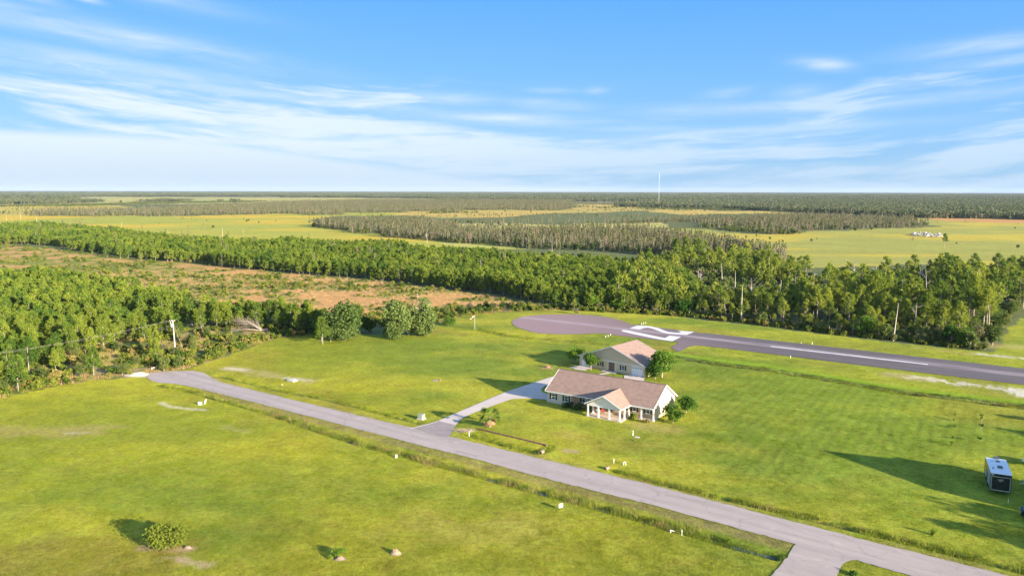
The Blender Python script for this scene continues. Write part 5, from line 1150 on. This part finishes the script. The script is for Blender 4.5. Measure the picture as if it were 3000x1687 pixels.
pG2 = grid_pts(CLEAR, 2.6, 22, thin=lambda x, y, u: (u < .6) & ~inpoly(x, y, LAWN) & (y < 420)); stuff('orange_grass', pG2, STRAW, 'orange dry grass on the clearing', .6, 1.1)

def tinted_grass():
    m = bpy.data.materials.new('lawn_blades'); m.use_nodes = True; t = m.node_tree; t.nodes.clear(); X.nt = t
    an = t.nodes.new('ShaderNodeAttribute'); an.attribute_type = 'INSTANCER'; an.attribute_name = 'tint'
    d = t.nodes.new('ShaderNodeBsdfDiffuse'); tr = t.nodes.new('ShaderNodeBsdfTranslucent'); ms = t.nodes.new('ShaderNodeMixShader'); ms.inputs[0].default_value = .3; o = t.nodes.new('ShaderNodeOutputMaterial')
    t.links.new(an.outputs['Color'], d.inputs[0]); t.links.new(an.outputs['Color'], tr.inputs[0]); t.links.new(d.outputs[0], ms.inputs[1]); t.links.new(tr.outputs[0], ms.inputs[2]); t.links.new(ms.outputs[0], o.inputs[0])
    rs = np.random.RandomState(99); n = 150000
    # density falls off with distance as the lawn recedes
    r_ = 62 + 190 * rs.uniform(0, 1, n) ** 1.35; a = rs.uniform(-.66, .66, n); x = np.sin(a) * r_; y = np.cos(a) * r_
    k = inpoly(x, y, LAWN) & ~inpoly(x, y, ROAD) & ~inpoly(x, y, RW_POLY) & ~inpoly(x, y, drive) & ~inpoly(x, y, apron)
    for O_, A_, w_, d_ in ((HO, HA, 25.2, 12.5), (KO, KA, 20.6, 12.2)):
        lx_ = (x - O_[0]) * math.cos(A_) + (y - O_[1]) * math.sin(A_); ly_ = -(x - O_[0]) * math.sin(A_) + (y - O_[1]) * math.cos(A_); k &= ~((lx_ > -.3) & (lx_ < w_) & (ly_ > -4.2) & (ly_ < d_ + 2.5))
    k &= fbm(x, y, 2.5, 3, 101) + rs.uniform(-.12, .12, n) > .47
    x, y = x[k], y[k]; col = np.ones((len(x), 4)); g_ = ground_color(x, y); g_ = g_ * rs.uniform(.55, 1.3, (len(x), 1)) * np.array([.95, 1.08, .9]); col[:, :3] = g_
    me_ = [reed_mesh(200 + i, 26, .20, .32, .055, m) for i in range(4)]
    o = stuff('lawn_grass', np.stack([x, y], 1), me_, 'short green lawn grass', .6, 1.3, GZ)
    at_ = o.data.attributes.new('tint', 'FLOAT_COLOR', 'POINT'); at_.data.foreach_set('color', col.ravel())
tinted_grass()

# ------------------------------------------------------------------ planted trees and bushes
def plant(name, p, h, w, seed, ml, label, cat='tree', clumps=22, per=110, leaf=.26, low=.08, rz=0, sq=1.0, mw=M_TRUNK, group=None, elong=1.0, z=GZ):
    wd, lf = leafy_parts(h, w, seed, clumps, per, leaf, low=low, elong=elong)
    o = empty(name, (p[0], p[1], z), rz, label, cat, group); o.scale = (1, sq, 1)
    a, b = part_meshes(name, wd, lf, mw, ml)
    for nm, me in (('trunk', a), ('crown' if 'tree' in name else 'foliage', b)):
        c = bpy.data.objects.new(nm, me); C.objects.link(c); c.parent = o
    return o
plant('garden_tree', kp(-1.6, 1.2), 4.6, 4.4, 1, M_LUSH, 'round leafy tree at the left corner of the hangar', low=.12)
plant('garden_tree', kp(5.5, -1.9), 5.0, 4.6, 2, M_LUSH, 'leafy tree in front of the hangar beside its left garage door', low=.16)
plant('garden_tree', kp(23.0, 3.2), 8.0, 6.4, 3, M_LUSH, 'tallest leafy garden tree, at the right corner of the hangar', low=.0, clumps=38, leaf=.32)
plant('garden_bush', kp(22.6, .6), 4.3, 4.6, 4, M_LUSH, 'big round bush in front of the tall tree at the hangar corner', 'bush', low=.0)
plant('garden_bush', Z1(2000, 1265), 4.2, 4.6, 5, M_LUSH, 'large bush beside the white gable end of the house', 'bush', low=.0)
plant('garden_bush', Z1(2185, 1150), 3.9, 3.8, 6, M_LUSH, 'smaller round bush standing behind the one at the white gable', 'bush', low=.0)
for i, (x_, w_) in enumerate(((6.0, 2.6), (8.4, 2.9), (10.7, 2.2))):
    plant('clipped_bush', hp(x_, -.7), 1.35, w_, 7 + i, M_LEAF, ['leftmost of three clipped bushes under the front windows', 'middle of three clipped bushes under the front windows', 'right clipped bush beside the porch steps'][i], 'bush', 10, 60, .22, .0)
plant('clipped_bush', hp(20.9, -.6), 1.4, 2.3, 12, M_OLIVE, 'yellowish clipped bush between porch and right column', 'bush', 10, 60, .22, .0)
plant('clipped_bush', hp(24.1, -1.0), .6, 1.6, 13, M_OLIVE, 'low small shrub before the right corner column', 'bush', 6, 40, .2, .0)
plant('silver_tree', ov(866, 853), 12.4, 11.5, 21, M_SILVER, 'broad silvery tree at the lawn edge, leftmost of the three', clumps=44, per=150, leaf=.5, low=.0)
plant('silver_tree', ov(832, 858), 7.0, 6.0, 24, M_SILVER, 'lower silvery tree at the left foot of the broad one', clumps=18, per=110, leaf=.42, low=.0)
plant('silver_tree', ov(995, 848), 12.6, 9.6, 22, M_SILVER, 'tall silvery tree at the lawn edge, middle of the three', clumps=40, per=140, leaf=.45, low=.0)
plant('silver_tree', ov(1064, 842), 12.0, 9.2, 23, M_SILVER, 'silvery tree with a bare top, rightmost of the three', clumps=36, per=130, leaf=.45, low=.02)
for i, (x_, y_, h_, w_) in enumerate([(868, 856, 5.5, 9.0), (990, 851, 5.5, 8.0), (1066, 845, 5.0, 7.5), (1028, 842, 8.0, 7.0)]):
    plant('leafy_bush', ov(x_, y_), h_, w_, 90 + i, M_SILVER, ['dense low growth round the foot of the broad silvery tree', 'dense low growth round the foot of the middle silvery tree', 'dense low growth round the foot of the rightmost silvery tree', 'leafy growth filling the gap between the two right silvery trees'][i], 'bush', clumps=22, per=110, leaf=.4, low=.0)
snag(ov(1066, 842), 13.0, 3, 'bare dead top standing out of the rightmost silvery tree')
plant('dark_bush', ov(778, 838), 6.5, 5.0, 25, foliage('dull_leaves', (.05, .075, .04), (.09, .12, .06), .25), 'dull grey green bush left of the silvery trees', 'bush', 20, 120, .3, .0)
plant('round_bush', ov(1128, 818), 2.6, 5.5, 27, M_LUSH, 'dark green hedge-like bush right of the silvery trees', 'bush', 12, 90, .3, .0)
for i, (x_, y_, h_, w_) in enumerate([(925, 835, 5.5, 6), (900, 800, 6, 5), (1490, 776, 6, 6), (1720, 790, 7, 7), (1560, 780, 5, 6), (2180, 846, 8, 7), (2430, 874, 6, 6), (2395, 868, 7, 6.5)]):
    plant('leafy_tree', ov(x_, y_), h_, w_, 30 + i, M_LUSH if i > 1 else M_OLIVE, ['leafy bush tree between the silvery trees', 'olive tree behind the broad silvery tree', 'bright leafy tree at the wood edge beyond the turning pad', 'tall leafy tree at the wood edge beyond the runway numerals', 'rounded leafy tree at the wood edge left of the numerals', 'bright leafy tree at the wood edge above the centre line', 'last dark leafy tree at the right end of the wood', 'leafy tree one before the right end of the wood'][i], 'tree', 18, 110, .38, .0)
# near lawn bush, small bush
bb = plant('vine_bush', ov(424, 1374), 3.1, 5.4, 41, foliage('vine_leaves', (.035, .08, .012), (.16, .20, .03), .3), 'large bush thick with leaves on the near lawn, bottom left', 'bush', 30, 150, .22, .0, rz=.3, sq=.72)
plant('vine_bush', ov(852, 1398), 1.2, 2.0, 42, M_LUSH, 'small bush growing over a stump on the near lawn', 'bush', 8, 60, .16, .0)
mound('stone_pile', ov(472, 1377), .8, .25, M_STUMP, 'low pale heap at the right foot of the large near bush', 'heap', .6, 9)
plant('small_weed', ov(830, 1402), .4, 1.0, 43, M_REED, 'low yellow green weed patch left of the small bush', 'weed', 5, 30, .15, .0)
plant('small_weed', Z4(400, 1440), .3, 1.6, 44, M_LUSH, 'small dark shrub inside the corner of the side road', 'bush', 7, 50, .18, .0)
# saplings
for i, (x_, y_, h_, w_) in enumerate([(1375, 615, 1.7, .9), (1445, 795, 1.3, .6), (1437, 845, .8, .5), (1440, 920, 1.1, .8), (1425, 1025, .6, .7), (1410, 1102, 1.0, .8)]):
    plant('sapling', Z3(x_, y_), h_, w_, 50 + i, M_REED if i > 0 else M_LUSH, ['sapling close to the runway ditch, farthest of the planted row', 'second sapling of the left row on the right lawn', 'third sapling of the left row on the right lawn', 'fourth sapling of the left row on the right lawn', 'fifth sapling of the left row on the right lawn', 'nearest sapling of the left row on the right lawn'][i], 'sapling', 6, 30, .15, .0, mw=M_BRWN)
for i, (x_, y_, h_) in enumerate([(1720, 880, 2.3), (1718, 950, 1.7), (1700, 1065, 1.2)]):
    o = plant('sapling', Z3(x_, y_), h_, .9, 60 + i, M_LUSH, ['tallest thin sapling of the right row on the right lawn', 'middle thin sapling of the right row on the right lawn', 'nearest thin sapling of the right row on the right lawn'][i], 'sapling', 6, 26, .15, .40, mw=M_TRUNK)
o = empty('yucca_plant', (*Z4(1250, 990), GZ), 0, 'spiky yellow green plant beside the right roadside ditch', 'plant')
V, F_ = blades(np.repeat([[0, 0, 0.]], 60, 0), np.random.RandomState(3).normal(size=(60, 3)) * .4 + [0, 0, 1], 1.2, .09, np.random.RandomState(4)); c = bpy.data.objects.new('leaves', raw_mesh('yucca', V, [F_], [M_REED])); C.objects.link(c); c.parent = o
# palm
pp = Z2(848, 1336); palm = empty('palm_tree', (pp[0], pp[1], GZ), 0, 'short fan palm with a skirt of dry fronds beside the driveway', 'palm')
MB().tube([(0, 0, -.2), (.02, 0, .9), (0, 0, 1.95)], [.32, .26, .22], 10).build('trunk', mat('palm_bark', (.30, .21, .15), .9, .25, 5), palm)
def fronds(n, e0, e1, L0, L1, seed, material, name):
    rs = np.random.RandomState(seed); Vs = []; Fs = []; off = 0
    for k in range(n):
        a = k * 2.4 + rs.uniform(-.3, .3); e = rs.uniform(e0, e1); L = rs.uniform(L0, L1); d = np.array([math.cos(a) * math.cos(e), math.sin(a) * math.cos(e), math.sin(e)]); base = np.array([0, 0, 1.75]); hub = base + d * L * .52
        side = np.array([-math.sin(a), math.cos(a), 0]); tw_ = rs.uniform(-.9, .9); side = side * math.cos(tw_) + np.cross(d, side) * math.sin(tw_); upv = np.cross(d, side)
        Vs.append(np.array([base - side * .02, base + side * .02, hub + side * .02, hub - side * .02])); Fs.append(np.array([[0, 1, 2, 3]]) + off); off += 4
        for j in range(9):
            t = (j / 8 - .5) * 2.2; dd = d * math.cos(t) + side * math.sin(t); tip = hub + dd * L * .50 + np.array([0, 0, -.22 * abs(t) - .12]); mid = hub + dd * L * .22; w_ = np.cross(dd, upv) * 0 + (side * math.cos(t) - d * math.sin(t)) * .11
            Vs.append(np.array([hub, mid - w_, tip, mid + w_])); Fs.append(np.array([[0, 1, 2, 3]]) + off); off += 4
    c = bpy.data.objects.new(name, raw_mesh(name, np.concatenate(Vs), Fs, [material])); C.objects.link(c); c.parent = palm
fronds(24, -.15, 1.45, 2.3, 2.9, 5, M_PALM, 'crown'); fronds(20, -1.0, -.3, 1.3, 1.8, 2, M_DRYPALM, 'dry_skirt')
# fallen tree: pale limbs with a fan of bare twigs
fb = Z7(575, 600); ft = empty('fallen_tree', (fb[0] + 2.0, fb[1] - 3.0, GZ), R(170), 'uprooted dead tree lying with pale bare branches in the brush', 'fallen tree')
lm_ = MB(); tw = MB(); rs = np.random.RandomState(8)
for k in range(15):
    a = rs.uniform(-.7, .7); e = rs.uniform(.02, .62); L = rs.uniform(7, 10.5); d = Vector((math.cos(a) * math.cos(e), math.sin(a) * math.cos(e), math.sin(e)))
    p1 = d * L * .5 + Vector((0, 0, .6)); p2_ = d * L + Vector((0, 0, -.3 * L * e)); p2_.z = max(p2_.z, .4); lm_.tube([(0, 0, .3), p1, p2_], [.16, .085, .03], 5)
    for j in range(26):
        q = rs.uniform(.35, 1.0); s0 = (Vector((0, 0, .3)).lerp(p1, q * 2) if q < .5 else p1.lerp(p2_, q * 2 - 1)); dv = Vector(rs.normal(size=3)) * .7 + d * .9 + Vector((0, 0, .25)); e_ = s0 + dv.normalized() * rs.uniform(1, 2.6); e_.z = max(.1, e_.z); tw.tube([s0, s0.lerp(e_, .5), e_], [.04, .03, .015], 3, False)
lm_.tube([(-2.0, 0, .5), (.3, 0, .4)], [.4, .28], 8)
lm_.build('trunk', mat('grey_limbs', (.34, .29, .24), .9, .2, 3), ft); tw.build('twigs', mat('dry_twigs', (.20, .165, .13), .9, .2, 3), ft)
# trees beyond the right edge, whose shadows reach the lawn
for i, (x_, y_, h_, w_) in enumerate([(80.5, 82.5, 8.2, 5), (92, 78, 10, 7), (122, 132, 8, 5), (114, 124, 7.5, 4.5), (84, 90, 6.8, 7)]):
    plant('shade_tree', (x_, y_), h_, w_, 70 + i, M_LEAF, ['leafy tree out of the photo by the car, nearest', 'leafy tree out of the photo behind the car', 'leafy tree out of the photo right of the saplings, farther', 'leafy tree out of the photo right of the saplings, nearer', 'leafy tree out of the photo beside the barn'][i], 'tree', 16, 80, .4, .2)

# ------------------------------------------------------------------ air
hz = bpy.data.materials.new('haze_air'); hz.use_nodes = True; t = hz.node_tree; t.nodes.clear(); o_ = t.nodes.new('ShaderNodeOutputMaterial'); pvn = t.nodes.new('ShaderNodeVolumePrincipled')
pvn.inputs['Density'].default_value = 2.4e-5; pvn.inputs['Color'].default_value = (.62, .76, .98, 1); pvn.inputs['Anisotropy'].default_value = 0.0
t.links.new(pvn.outputs[0], o_.inputs['Volume'])
hb = MB().box(-30000, 30000, -30000, 30000, -3.0, 130.0).build('haze', hz); tag(hb, kind='stuff')
